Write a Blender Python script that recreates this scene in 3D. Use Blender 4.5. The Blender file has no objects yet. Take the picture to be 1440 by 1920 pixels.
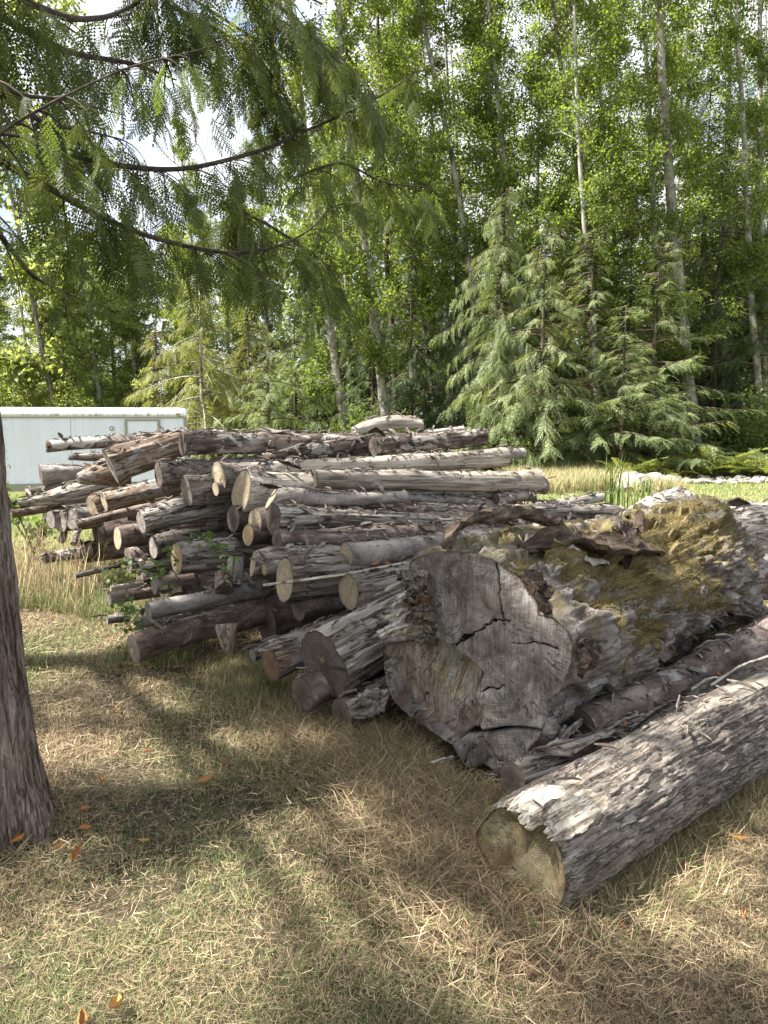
import bpy, math, random
import numpy as np
from mathutils import Vector, Matrix, Quaternion
R = math.radians
random.seed(7); RS = np.random.RandomState(11)
SC = bpy.context.scene
COL = SC.collection

# ------------------------------------------------------------------ camera
CAMH = 1.65; PITCH = R(-6.7); F = 1443.0
cp, sp = math.cos(PITCH), math.sin(PITCH)
def P(px, py, Y):
    """world point seen at photo pixel (px,py) that stands Y metres ahead of the camera"""
    u = (px-720)/F; v = (960-py)/F
    d = Vector((u, cp - v*sp, sp + v*cp))
    return Vector((0, 0, CAMH)) + d*(Y/d.y)
def D(py, Y):
    v = (960-py)/F
    return Y/(cp - v*sp)
def G(px, py, z=0.0):
    u = (px-720)/F; v = (960-py)/F
    d = Vector((u, cp - v*sp, sp + v*cp))
    return Vector((0, 0, CAMH)) + d*((z-CAMH)/d.z)
cd = bpy.data.cameras.new('camera'); cam = bpy.data.objects.new('camera', cd); COL.objects.link(cam)
cam.location = (0, 0, CAMH); cam.rotation_euler = (R(90)+PITCH, 0, 0)
cd.sensor_fit = 'VERTICAL'; cd.sensor_height = 36; cd.lens = 36*F/1920; cd.clip_end = 2000; cd.clip_start = .05
SC.camera = cam

# ------------------------------------------------------------------ numpy noise
_perm = RS.permutation(512).astype(np.int64)
_val = RS.rand(512)*2-1
def vnoise(p):
    i = np.floor(p).astype(np.int64); f = p-i; f = f*f*f*(f*(f*6-15)+10)
    def h(a, b, c):
        return _val[_perm[(_perm[(_perm[(i[:, 0]+a) & 511]+i[:, 1]+b) & 511]+i[:, 2]+c) & 511]]
    x, y, z = f[:, 0], f[:, 1], f[:, 2]
    def L(a, b, t): return a+(b-a)*t
    return L(L(L(h(0,0,0), h(1,0,0), x), L(h(0,1,0), h(1,1,0), x), y),
             L(L(h(0,0,1), h(1,0,1), x), L(h(0,1,1), h(1,1,1), x), y), z)
def fbm(p, o=4, gain=.5, ridge=False):
    s = 0; a = 1; t = 0
    for k in range(o):
        n = vnoise(p*(2**k)+17.3*k)
        if ridge: n = 1-2*np.abs(n)
        s = s+a*n; t += a; a *= gain
    return s/t

# ------------------------------------------------------------------ mesh helpers
def meta(o, label=None, cat=None, group=None, kind=None):
    if label: o['label'] = label
    if cat: o['category'] = cat
    if group: o['group'] = group
    if kind: o['kind'] = kind
    return o
def npmesh(name, V, Fc, smooth=False, attrs=None):
    """V (n,3); Fc list of int arrays (m,k)"""
    if not isinstance(Fc, (list, tuple)): Fc = [Fc]
    me = bpy.data.meshes.new(name)
    V = np.asarray(V, dtype=np.float32)
    me.vertices.add(len(V)); me.vertices.foreach_set('co', V.ravel())
    idx = np.concatenate([np.asarray(f, dtype=np.int32).ravel() for f in Fc])
    tot = np.concatenate([np.full(len(f), f.shape[1], dtype=np.int32) for f in Fc])
    st = np.concatenate([[0], np.cumsum(tot)[:-1]]).astype(np.int32)
    me.loops.add(len(idx)); me.loops.foreach_set('vertex_index', idx)
    me.polygons.add(len(tot)); me.polygons.foreach_set('loop_start', st)
    me.update(calc_edges=True)
    if smooth: me.polygons.foreach_set('use_smooth', np.ones(len(tot), dtype=bool))
    else: me.polygons.foreach_set('use_smooth', np.zeros(len(tot), dtype=bool))
    for k, v in (attrs or {}).items():
        v = np.asarray(v, dtype=np.float32)
        if v.ndim == 1:
            a = me.attributes.new(k, 'FLOAT', 'POINT'); a.data.foreach_set('value', v)
        else:
            a = me.attributes.new(k, 'FLOAT_COLOR', 'POINT')
            if v.shape[1] == 3: v = np.concatenate([v, np.ones((len(v), 1), np.float32)], 1)
            a.data.foreach_set('color', v.ravel())
    return me
def obj(name, me, mat=None, parent=None, loc=None):
    o = bpy.data.objects.new(name, me); COL.objects.link(o)
    if mat is not None and me is not None and len(me.materials) == 0: me.materials.append(mat)
    if parent is not None: o.parent = parent
    if loc is not None: o.location = loc
    return o
def empty(name, loc, label, cat, group=None, kind=None, rz=0):
    o = bpy.data.objects.new(name, None); COL.objects.link(o); o.location = loc; o.rotation_euler = (0, 0, rz)
    o.empty_display_size = .2
    return meta(o, label, cat, group, kind)
def grid_faces(nu, nv, wrap=True, off=0):
    """vertex index = i*nu + j; i along (nv rows), j around (nu)"""
    i, j = np.meshgrid(np.arange(nv-1), np.arange(nu if wrap else nu-1), indexing='ij')
    i = i.ravel(); j = j.ravel(); j2 = (j+1) % nu
    return np.stack([i*nu+j, i*nu+j2, (i+1)*nu+j2, (i+1)*nu+j], 1)+off
def tube(pts, rad, nu=8, seg=None, cap=True):
    """swept tube through pts (list of Vector) -> V, [faces]"""
    pts = np.array([tuple(p) for p in pts], float); rad = np.array(rad, float)
    if seg:   # Catmull-ish resample
        t = np.linspace(0, len(pts)-1, seg); k = np.arange(len(pts))
        pts2 = np.stack([np.interp(t, k, pts[:, c]) for c in range(3)], 1)
        if len(pts) > 2:
            for _ in range(2*seg//len(pts)//2+1):
                q = pts2.copy(); q[1:-1] = (pts2[:-2]+2*pts2[1:-1]+pts2[2:])/4; pts2 = q
        rad = np.interp(t, k, rad); pts = pts2
    n = len(pts); T = np.gradient(pts, axis=0); T /= np.linalg.norm(T, axis=1)[:, None]+1e-9
    up = np.array([0, 0, 1.]) if abs(T[0][2]) < .9 else np.array([1., 0, 0])
    A = np.cross(T, up); A /= np.linalg.norm(A, axis=1)[:, None]+1e-9; B = np.cross(T, A)
    a = np.linspace(0, 2*math.pi, nu, endpoint=False)
    V = pts[:, None]+rad[:, None, None]*(np.cos(a)[None, :, None]*A[:, None]+np.sin(a)[None, :, None]*B[:, None])
    V = V.reshape(-1, 3); Fs = [grid_faces(nu, n)]
    if cap:
        V = np.concatenate([V, pts[:1], pts[-1:]])
        j = np.arange(nu); c0 = n*nu
        Fs.append(np.stack([(j+1) % nu, j, np.full(nu, c0)], 1))
        Fs.append(np.stack([(n-1)*nu+j, (n-1)*nu+(j+1) % nu, np.full(nu, c0+1)], 1))
    return V, Fs
def join(parts):
    """parts: list of (V,[F..]) -> V,[F..]"""
    Vs = []; Fq = {}; off = 0
    for V, Fs in parts:
        Vs.append(V)
        for f in (Fs if isinstance(Fs, (list, tuple)) else [Fs]):
            Fq.setdefault(f.shape[1], []).append(np.asarray(f)+off)
        off += len(V)
    return np.concatenate(Vs), [np.concatenate(v) for v in Fq.values()]
def ribbon(pts, wid, th, side=None, curl=0.0, nw=4, rag=0.0, seed=0):
    """closed shell strip following pts, width list wid, thickness th, curled across by angle curl"""
    rs = np.random.RandomState(seed)
    pts = np.array([tuple(p) for p in pts], float); n = len(pts)
    wid = np.interp(np.linspace(0, 1, n), np.linspace(0, 1, len(wid)), wid)
    T = np.gradient(pts, axis=0); T /= np.linalg.norm(T, axis=1)[:, None]+1e-9
    s = np.array(side if side is not None else (0, 0, 1.), float)
    S = s[None]-(T@s)[:, None]*T; S /= np.linalg.norm(S, axis=1)[:, None]+1e-9
    N = np.cross(T, S)
    w = np.linspace(-1, 1, nw)
    W = wid[:, None]*w[None]*.5*(1+rag*(rs.rand(n, nw)-.5))
    if curl:
        Rr = wid[:, None]/(2*curl); ang = W/Rr
        X = Rr*np.sin(ang); Zc = Rr*(1-np.cos(ang))
    else: X = W; Zc = W*0
    top = pts[:, None]+X[..., None]*S[:, None]+(Zc+th/2)[..., None]*N[:, None]
    bot = pts[:, None]+X[..., None]*S[:, None]+(Zc-th/2)[..., None]*N[:, None]
    V = np.concatenate([top.reshape(-1, 3), bot.reshape(-1, 3)]); m = n*nw
    Fg = grid_faces(nw, n, wrap=False)
    Fs = [Fg, Fg[:, ::-1]+m]
    i = np.arange(n-1)
    Fs.append(np.stack([i*nw, (i+1)*nw, (i+1)*nw+m, i*nw+m], 1))
    Fs.append(np.stack([(i+1)*nw+nw-1, i*nw+nw-1, i*nw+nw-1+m, (i+1)*nw+nw-1+m], 1))
    j = np.arange(nw-1)
    Fs.append(np.stack([j+1, j, j+m, j+1+m], 1)); e = (n-1)*nw
    Fs.append(np.stack([e+j, e+j+1, e+j+1+m, e+j+m], 1))
    return V, [np.concatenate(Fs)]
def scatter(TV, TF, M, T, extra=None):
    """instances: M (n,3,3), T (n,3) -> V,F, inst index per vertex"""
    n = len(M); k = len(TV)
    V = np.einsum('nij,kj->nki', M, TV)+T[:, None]
    Fo = (TF[None]+(np.arange(n)*k)[:, None, None]).reshape(-1, TF.shape[1])
    return V.reshape(-1, 3), Fo, np.repeat(np.arange(n), k)
def frames(X, Z, s):
    """rotation*scale matrices with local x -> X, local z near Z"""
    X = X/(np.linalg.norm(X, axis=1)[:, None]+1e-9)
    Y = np.cross(Z, X); Y /= np.linalg.norm(Y, axis=1)[:, None]+1e-9
    Zz = np.cross(X, Y)
    return np.stack([X, Y, Zz], 2)*np.asarray(s).reshape(-1, 1, 1)
def rdir(n, rs=RS):
    v = rs.normal(size=(n, 3)); return v/np.linalg.norm(v, axis=1)[:, None]

# ------------------------------------------------------------------ materials
class NT:
    def __init__(s, name):
        s.m = bpy.data.materials.new(name); s.m.use_nodes = True; s.t = s.m.node_tree; s.t.nodes.clear()
        s.out = s.n('ShaderNodeOutputMaterial')
    def n(s, typ, **kw):
        o = s.t.nodes.new(typ)
        for k, v in kw.items(): setattr(o, k, v)
        return o
    def l(s, a, b): s.t.links.new(a, b)
    def put(s, sock, v):
        if hasattr(v, 'node') or isinstance(v, bpy.types.NodeSocket): s.l(v, sock)
        else: sock.default_value = v
    def noise(s, vec, scale, detail=6, rough=.55, dist=0):
        o = s.n('ShaderNodeTexNoise'); s.l(vec, o.inputs['Vector']); o.inputs['Scale'].default_value = scale
        o.inputs['Detail'].default_value = detail; o.inputs['Roughness'].default_value = rough; o.inputs['Distortion'].default_value = dist
        return o.outputs['Fac']
    def vor(s, vec, scale, feature='F1', out='Distance', rnd=1):
        o = s.n('ShaderNodeTexVoronoi', feature=feature); s.l(vec, o.inputs['Vector']); o.inputs['Scale'].default_value = scale
        o.inputs['Randomness'].default_value = rnd
        return o.outputs[out]
    def ramp(s, fac, stops, interp='LINEAR'):
        o = s.n('ShaderNodeValToRGB'); o.color_ramp.interpolation = interp; s.l(fac, o.inputs[0])
        e = o.color_ramp.elements
        while len(e) < len(stops): e.new(.5)
        for q, (p, c) in zip(e, stops):
            q.position = p; q.color = (c, c, c, 1) if isinstance(c, (int, float)) else (*c, 1)
        return o.outputs[0]
    def mix(s, fac, a, b, typ='MIX'):
        o = s.n('ShaderNodeMix', data_type='RGBA', blend_type=typ); s.put(o.inputs['Factor'], fac)
        s.put(o.inputs['A'], a if not isinstance(a, tuple) else (*a, 1)[:4]); s.put(o.inputs['B'], b if not isinstance(b, tuple) else (*b, 1)[:4])
        return o.outputs['Result']
    def math(s, op, a, b=0.0, c=None):
        o = s.n('ShaderNodeMath', operation=op); s.put(o.inputs[0], a); s.put(o.inputs[1], b)
        if c is not None: s.put(o.inputs[2], c)
        return o.outputs[0]
    def vmath(s, op, a, b=None):
        o = s.n('ShaderNodeVectorMath', operation=op); s.put(o.inputs[0], a)
        if b is not None: s.put(o.inputs[1], b)
        return o.outputs['Value'] if op in ('LENGTH', 'DOT_PRODUCT') else o.outputs['Vector']
    def bsdf(s, col, rough=.85, bump=None, bstr=.5, bdist=.01, spec=.25):
        b = s.n('ShaderNodeBsdfPrincipled'); s.put(b.inputs['Base Color'], col if not isinstance(col, tuple) else (*col, 1)[:4])
        s.put(b.inputs['Roughness'], rough); b.inputs['Specular IOR Level'].default_value = spec
        if bump is not None:
            q = s.n('ShaderNodeBump'); q.inputs['Strength'].default_value = bstr; q.inputs['Distance'].default_value = bdist
            s.l(bump, q.inputs['Height']); s.l(q.outputs[0], b.inputs['Normal'])
        s.l(b.outputs[0], s.out.inputs[0]); return b
    def ocoord(s, sc=(1, 1, 1), rand=True):
        tc = s.n('ShaderNodeTexCoord').outputs['Object']
        if rand:
            oi = s.n('ShaderNodeObjectInfo').outputs['Random']
            cx = s.n('ShaderNodeCombineXYZ'); s.l(s.math('MULTIPLY', oi, 91.7), cx.inputs[0]); s.l(s.math('MULTIPLY', oi, 53.1), cx.inputs[1])
            tc = s.vmath('ADD', tc, cx.outputs[0])
        if sc != (1, 1, 1): tc = s.vmath('MULTIPLY', tc, sc)
        return tc

def bark(name, dark, mid, light, patch=None, thr=.55, pscale=5, st=.13, gscale=28, crack=0, cst=.35, cscale=14, bump=.8, bd=.012, axis=0, patch2=None, thr2=.62, rough=.9, trans=0):
    n = NT(name)
    def S(k): v = [1, 1, 1]; v[axis] = k; return tuple(v)
    c = n.ocoord()
    wob = n.noise(c, 5, 3)
    cs = n.vmath('MULTIPLY', c, S(st))
    g = n.noise(cs, gscale, 9, .62, .4)
    big = n.noise(n.vmath('MULTIPLY', c, S(.5)), 3.2, 5, .6)
    f = n.math('ADD', n.math('MULTIPLY', g, .62), n.math('MULTIPLY', big, .38))
    col = n.ramp(f, [(.37, tuple(x*.8 for x in dark)), (.495, mid), (.62, light)])
    h = g
    if patch is not None:
        pf = n.noise(n.vmath('MULTIPLY', c, S(.55)), pscale, 8, .68, .6)
        pm = n.ramp(pf, [(thr, 0.), (thr+.035, 1.)])
        col = n.mix(pm, col, n.mix(n.math('MULTIPLY', g, .9), patch, tuple(x*.55 for x in patch)))
        h = n.math('ADD', h, n.math('MULTIPLY', pm, .35))
    if patch2 is not None:
        pf = n.noise(n.vmath('ADD', n.vmath('MULTIPLY', c, S(.8)), (31, 7, 3)), pscale*1.3, 8, .7, .4)
        pm = n.ramp(pf, [(thr2, 0.), (thr2+.03, 1.)])
        col = n.mix(pm, col, n.mix(n.math('MULTIPLY', g, .8), patch2, tuple(x*.5 for x in patch2)))
        h = n.math('SUBTRACT', h, n.math('MULTIPLY', pm, .3))
    if crack:
        dn = n.n('ShaderNodeTexNoise'); n.l(c, dn.inputs['Vector']); dn.inputs['Scale'].default_value = 6; dn.inputs['Detail'].default_value = 3
        cc = n.vmath('ADD', n.vmath('MULTIPLY', c, S(cst)), n.vmath('MULTIPLY', n.vmath('SUBTRACT', dn.outputs['Color'], (.5, .5, .5)), (.03, .03, .03)))
        cn = n.noise(n.vmath('ADD', cc, (7, 3, 11)), cscale, 4, .6)
        v = n.math('ABSOLUTE', n.math('SUBTRACT', cn, .5))
        lim = n.math('ADD', n.math('MULTIPLY', n.ramp(wob, [(.38, 0.), (.62, 1.)]), .035), .006)
        cm = n.math('SUBTRACT', 1., n.math('MINIMUM', 1., n.math('DIVIDE', v, lim)))
        cm = n.math('MULTIPLY', cm, crack)
        col = n.mix(cm, col, tuple(x*.4 for x in dark))
        h = n.math('SUBTRACT', h, n.math('MULTIPLY', cm, 1.0))
    fine = n.noise(c, 110, 6, .7)
    col = n.mix(.5, col, n.ramp(fine, [(.3, .55), (.7, 1.)]), 'MULTIPLY')
    # each log weathers a little differently
    rr = n.n('ShaderNodeObjectInfo').outputs['Random']
    col = n.mix(1., col, n.ramp(rr, [(0, (.58, .54, .49)), (.35, (.86, .82, .76)), (.7, (1, .965, .91)), (1, (1.0, .99, .95))]), 'MULTIPLY')
    h = n.math('ADD', h, n.math('MULTIPLY', fine, .35))
    n.bsdf(col, rough, h, bump, bd)
    return n.m

M = {}
M['smooth'] = bark('alder_bark', (.11, .095, .09), (.27, .245, .23), (.43, .40, .375), (.50, .49, .46), .58, 7, .45, 9, .4, .9, 7, .6, .006)
M['grey'] = bark('grey_bark', (.08, .066, .058), (.24, .21, .19), (.42, .39, .365), (.50, .49, .465), .54, 7, .22, 20, .9, .3, 11, .8, .010)
M['furrow'] = bark('furrowed_bark', (.055, .045, .04), (.21, .185, .165), (.42, .385, .355), None, st=.11, gscale=26, crack=1., cst=.10, cscale=17, bump=1., bd=.014)
M['birch'] = bark('patchy_bark', (.065, .05, .043), (.17, .135, .118), (.31, .27, .245), (.60, .585, .56), .50, 6, .3, 16, .9, .35, 8, .9, .012, patch2=(.16, .085, .06), thr2=.60)
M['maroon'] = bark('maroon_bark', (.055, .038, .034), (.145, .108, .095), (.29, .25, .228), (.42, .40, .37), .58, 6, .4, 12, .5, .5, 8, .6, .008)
M['pale'] = bark('bare_wood', (.17, .14, .11), (.46, .42, .365), (.70, .67, .61), None, st=.04, gscale=42, crack=.7, cst=.03, cscale=14, bump=.6, bd=.006, patch2=(.26, .20, .15), thr2=.60)
M['silver'] = bark('silvered_wood', (.07, .058, .05), (.29, .262, .235), (.58, .555, .52), None, st=.045, gscale=40, crack=1., cst=.035, cscale=20, bump=1., bd=.012, patch2=(.15, .10, .075), thr2=.60)
M['brown'] = bark('brown_wood', (.07, .047, .033), (.23, .17, .125), (.43, .365, .30), None, st=.05, gscale=36, crack=.9, cst=.04, cscale=18, bump=.9, bd=.010, patch2=(.42, .39, .36), thr2=.50)
M['cedarbark'] = bark('cedar_bark', (.055, .036, .028), (.23, .17, .14), (.46, .40, .355), None, st=.045, gscale=60, crack=.45, cst=.03, cscale=30, bump=1., bd=.02, axis=2)
M['twigbark'] = bark('twig_bark', (.03, .024, .02), (.075, .06, .05), (.14, .12, .10), None, st=.5, gscale=40, bump=.5, bd=.003)
M['aldertrunk'] = bark('alder_trunk_bark', (.10, .093, .08), (.25, .24, .21), (.46, .45, .42), (.56, .55, .52), .54, 3, .5, 5, 0, bump=.5, bd=.02, axis=2, patch2=(.11, .10, .055), thr2=.60)
M['darktrunk'] = bark('conifer_trunk_bark', (.035, .026, .02), (.10, .077, .06), (.20, .16, .13), None, st=.15, gscale=8, bump=.6, bd=.02, axis=2)
M['chip'] = bark('bark_chip', (.06, .045, .038), (.19, .16, .14), (.42, .39, .365), None, st=.3, gscale=30, bump=.4, bd=.004)

def endmat(name, core, mid, outer, rim, ring=70, crack=.8, stain=None, sthr=.55, saw=.4):
    n = NT(name); tc = n.ocoord((0, 1, 1), False)
    oi = n.n('ShaderNodeObjectInfo').outputs['Random']
    cx = n.n('ShaderNodeCombineXYZ'); n.l(n.math('MULTIPLY', oi, 40.), cx.inputs[0])
    ns = n.vmath('ADD', tc, cx.outputs[0])
    w = n.n('ShaderNodeTexNoise'); n.l(ns, w.inputs['Vector']); w.inputs['Scale'].default_value = 7; w.inputs['Detail'].default_value = 4
    d = n.vmath('ADD', tc, n.vmath('MULTIPLY', n.vmath('SUBTRACT', w.outputs['Color'], (.5, .5, .5)), (0, .035, .035)))
    r = n.vmath('LENGTH', d)
    rings = n.math('SINE', n.math('MULTIPLY', r, ring*6.28))
    rings2 = n.math('SINE', n.math('MULTIPLY', r, ring*6.28*.31))
    rim_a = n.n('ShaderNodeAttribute', attribute_name='rim').outputs['Fac']
    bl = n.noise(ns, 11, 6, .65)
    t = n.math('ADD', n.math('MULTIPLY', rim_a, .75), n.math('MULTIPLY', bl, .35))
    col = n.ramp(t, [(.15, core), (.5, mid), (.85, outer)])
    rr = n.math('ADD', n.math('MULTIPLY', rings, .5), n.math('MULTIPLY', rings2, .5))
    col = n.mix(.45, col, n.ramp(rr, [(0., .62), (.6, 1.)]), 'MULTIPLY')
    # checks that radiate from the pith
    nv = n.vmath('NORMALIZE', d)
    nn = n.vmath('ADD', n.vmath('MULTIPLY', nv, (1, 1, 1)), cx.outputs[0])
    ck = n.n('ShaderNodeTexNoise'); n.l(nn, ck.inputs['Vector']); ck.inputs['Scale'].default_value = 9; ck.inputs['Detail'].default_value = 3
    cm = n.math('ABSOLUTE', n.math('SUBTRACT', ck.outputs['Fac'], .5))
    cm = n.math('LESS_THAN', cm, n.math('MULTIPLY', n.noise(ns, 16, 2), .022))
    cm = n.math('MULTIPLY', cm, crack)
    col = n.mix(cm, col, (.02, .014, .01))
    if stain:
        sm = n.ramp(n.noise(n.vmath('ADD', ns, (3, 9, 1)), 6, 7, .7), [(sthr, 0.), (sthr+.07, 1.)])
        col = n.mix(n.math('MULTIPLY', sm, .8), col, stain)
    sawn = n.noise(n.vmath('MULTIPLY', n.vmath('ADD', ns, (1, 1, 1)), (1, 3., 60.)), 3, 3)
    col = n.mix(saw, col, n.ramp(sawn, [(.35, .6), (.6, 1.)]), 'MULTIPLY')
    rm = n.ramp(n.math('ADD', rim_a, n.math('MULTIPLY', n.math('SUBTRACT', bl, .5), .16)), [(.93, 0.), (.955, 1.)])
    col = n.mix(rm, col, rim)
    fine = n.noise(ns, 130, 5, .7)
    col = n.mix(.5, col, n.ramp(fine, [(.3, .55), (.7, 1.)]), 'MULTIPLY')
    h = n.math('ADD', n.math('MULTIPLY', rr, .12), n.math('SUBTRACT', n.math('ADD', n.math('MULTIPLY', fine, .5), n.math('MULTIPLY', sawn, .3)), n.math('MULTIPLY', cm, 1.5)))
    n.bsdf(col, .9, h, .6, .006)
    return n.m
RIM = (.075, .055, .045)
E = {
 'tan': endmat('sawn_tan', (.40, .31, .19), (.46, .38, .25), (.36, .30, .21), RIM, 60, .35, (.22, .17, .11), .58),
 'fresh': endmat('sawn_fresh', (.50, .30, .15), (.52, .36, .20), (.40, .34, .20), (.10, .08, .05), 60, .3, (.30, .20, .11), .6),
 'grey': endmat('sawn_grey', (.20, .165, .135), (.32, .28, .24), (.27, .24, .21), RIM, 60, .9, (.09, .065, .05), .55),
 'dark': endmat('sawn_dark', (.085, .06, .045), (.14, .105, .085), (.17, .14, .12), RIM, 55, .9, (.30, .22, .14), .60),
 'orange': endmat('sawn_rust', (.15, .095, .06), (.26, .155, .085), (.17, .12, .09), RIM, 55, .8, (.09, .06, .045), .52),
}

def leafmat(name, base, var=.35, trans=.45, tcol=None, sat=1., rough=.5):
    """attribute rnd (0..1) changes each leaf's own colour"""
    n = NT(name)
    a = n.n('ShaderNodeAttribute', attribute_name='rnd').outputs['Fac']
    oi = n.n('ShaderNodeObjectInfo').outputs['Random']
    hs = n.n('ShaderNodeHueSaturation'); hs.inputs['Color'].default_value = (*base, 1)
    n.l(n.math('ADD', .485, n.math('MULTIPLY', n.math('ADD', a, n.math('MULTIPLY', oi, .6)), -.022)), hs.inputs['Hue'])
    n.l(n.math('ADD', 1-var*.8, n.math('MULTIPLY', a, var*1.7)), hs.inputs['Value'])
    hs.inputs['Saturation'].default_value = sat
    d = n.n('ShaderNodeBsdfPrincipled'); n.l(hs.outputs[0], d.inputs['Base Color']); d.inputs['Roughness'].default_value = rough
    d.inputs['Specular IOR Level'].default_value = .3
    t = n.n('ShaderNodeBsdfTranslucent')
    tc = n.mix(1., hs.outputs[0], (1.5, 1.45, .7) if tcol is None else tcol, 'MULTIPLY'); n.l(tc, t.inputs['Color'])
    mx = n.n('ShaderNodeMixShader'); mx.inputs[0].default_value = trans
    n.l(d.outputs[0], mx.inputs[1]); n.l(t.outputs[0], mx.inputs[2]); n.l(mx.outputs[0], n.out.inputs[0])
    return n.m
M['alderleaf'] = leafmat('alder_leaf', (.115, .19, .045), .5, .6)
M['alderleaf2'] = leafmat('far_alder_leaf', (.22, .30, .12), .4, .6)  # lighter copy of the alder leaf: backlight and haze put into its colour
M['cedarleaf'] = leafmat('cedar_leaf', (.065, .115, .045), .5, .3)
M['cedarlit'] = leafmat('sunlit_cedar_leaf', (.17, .235, .11), .5, .42)  # paler copy of the cedar leaf: sunlight is put into its colour
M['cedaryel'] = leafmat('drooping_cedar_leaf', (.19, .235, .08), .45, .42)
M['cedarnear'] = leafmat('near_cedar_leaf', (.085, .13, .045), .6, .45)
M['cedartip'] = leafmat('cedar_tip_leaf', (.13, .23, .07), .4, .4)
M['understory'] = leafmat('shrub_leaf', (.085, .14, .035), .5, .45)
M['fern'] = leafmat('fern_leaf', (.12, .17, .055), .5, .4)
M['reed'] = leafmat('reed_leaf', (.13, .21, .06), .3, .4)
M['bramble'] = leafmat('bramble_leaf', (.07, .14, .035), .4, .4)
M['moss'] = leafmat('moss_tuft', (.155, .14, .045), .9, .15)
def fallenmat():
    n = NT('fallen_leaf'); c = n.ocoord(); f = n.noise(c, 40, 5)
    oi = n.n('ShaderNodeObjectInfo').outputs['Random']
    col = n.mix(oi, (.36, .15, .05), (.46, .27, .09)); col = n.mix(n.ramp(f, [(.45, 0.), (.7, .7)]), col, (.20, .09, .035))
    n.bsdf(col, .75, f, .4, .003); return n.m
M['fallen'] = fallenmat()
def attrgrass(name, trans=.3):
    n = NT(name); a = n.n('ShaderNodeAttribute', attribute_name='col').outputs['Color']
    d = n.n('ShaderNodeBsdfPrincipled'); n.l(a, d.inputs['Base Color']); d.inputs['Roughness'].default_value = .65; d.inputs['Specular IOR Level'].default_value = .2
    t = n.n('ShaderNodeBsdfTranslucent'); n.l(a, t.inputs['Color'])
    mx = n.n('ShaderNodeMixShader'); mx.inputs[0].default_value = trans
    n.l(d.outputs[0], mx.inputs[1]); n.l(t.outputs[0], mx.inputs[2]); n.l(mx.outputs[0], n.out.inputs[0]); return n.m
M['grass'] = attrgrass('grass_blade')
def groundmat():
    n = NT('ground_soil'); c = n.n('ShaderNodeTexCoord').outputs['Object']
    a = n.noise(c, .55, 6, .6); b = n.noise(c, 9, 8, .7); f = n.noise(c, 75, 8, .75)
    col = n.ramp(a, [(.35, (.09, .095, .04)), (.5, (.13, .105, .06)), (.65, (.16, .12, .07))])
    col = n.mix(n.ramp(b, [(.4, 0.), (.62, .75)]), col, (.05, .038, .026))
    # further off: lawn green
    sep = n.n('ShaderNodeSeparateXYZ'); n.l(c, sep.inputs[0])
    far = n.ramp(n.math('DIVIDE', sep.outputs[1], 60.), [(.10, 0.), (.17, 1.)])
    lawn = n.ramp(n.noise(c, 1.2, 7, .65), [(.35, (.155, .20, .05)), (.6, (.25, .26, .085))])
    col = n.mix(far, col, lawn)
    fl = n.ramp(n.math('DIVIDE', sep.outputs[1], 60.), [(.40, 0.), (.44, 1.)])
    col = n.mix(fl, col, (.05, .045, .025))
    col = n.mix(.75, col, n.ramp(f, [(.3, .35), (.7, 1.)]), 'MULTIPLY')
    n.bsdf(col, .95, n.math('ADD', f, b), 1., .02); return n.m
M['ground'] = groundmat()
def stonemat():
    n = NT('pale_stone'); c = n.ocoord(); a = n.noise(c, 3, 7, .65); f = n.noise(c, 40, 6, .7)
    col = n.ramp(a, [(.3, (.16, .145, .125)), (.6, (.32, .30, .265))]); col = n.mix(.4, col, n.ramp(f, [(.3, .6), (.7, 1.)]), 'MULTIPLY')
    n.bsdf(col, .9, n.math('ADD', a, f), .6, .02); return n.m
M['stone'] = stonemat()
def paint(name, col, rough=.5, dirt=(.3, .3, .27), amt=.35, streak=True, metal=0):
    n = NT(name); c = n.n('ShaderNodeTexCoord').outputs['Object']
    a = n.noise(n.vmath('MULTIPLY', c, (3., 1, .35) if streak else (1, 1, 1)), 3, 7, .65); f = n.noise(c, 30, 5)
    m = n.math('MULTIPLY', n.ramp(a, [(.42, 0.), (.72, 1.)]), amt)
    cc = n.mix(m, col, dirt); b = n.bsdf(cc, rough, f, .08, .002, .4); b.inputs['Metallic'].default_value = metal; return n.m
M['white'] = paint('trailer_paint', (.70, .73, .86), .45, (.50, .51, .50), .35)
M['alu'] = paint('trailer_rim_metal', (.72, .74, .74), .4, (.16, .15, .12), 1., True, .25)
M['trim'] = paint('trailer_trim_metal', (.26, .26, .22), .45, (.25, .25, .2), .5)
M['amber'] = paint('amber_plastic', (.35, .13, .03), .3)
M['black'] = paint('tyre_rubber', (.03, .03, .03), .8)
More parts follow.
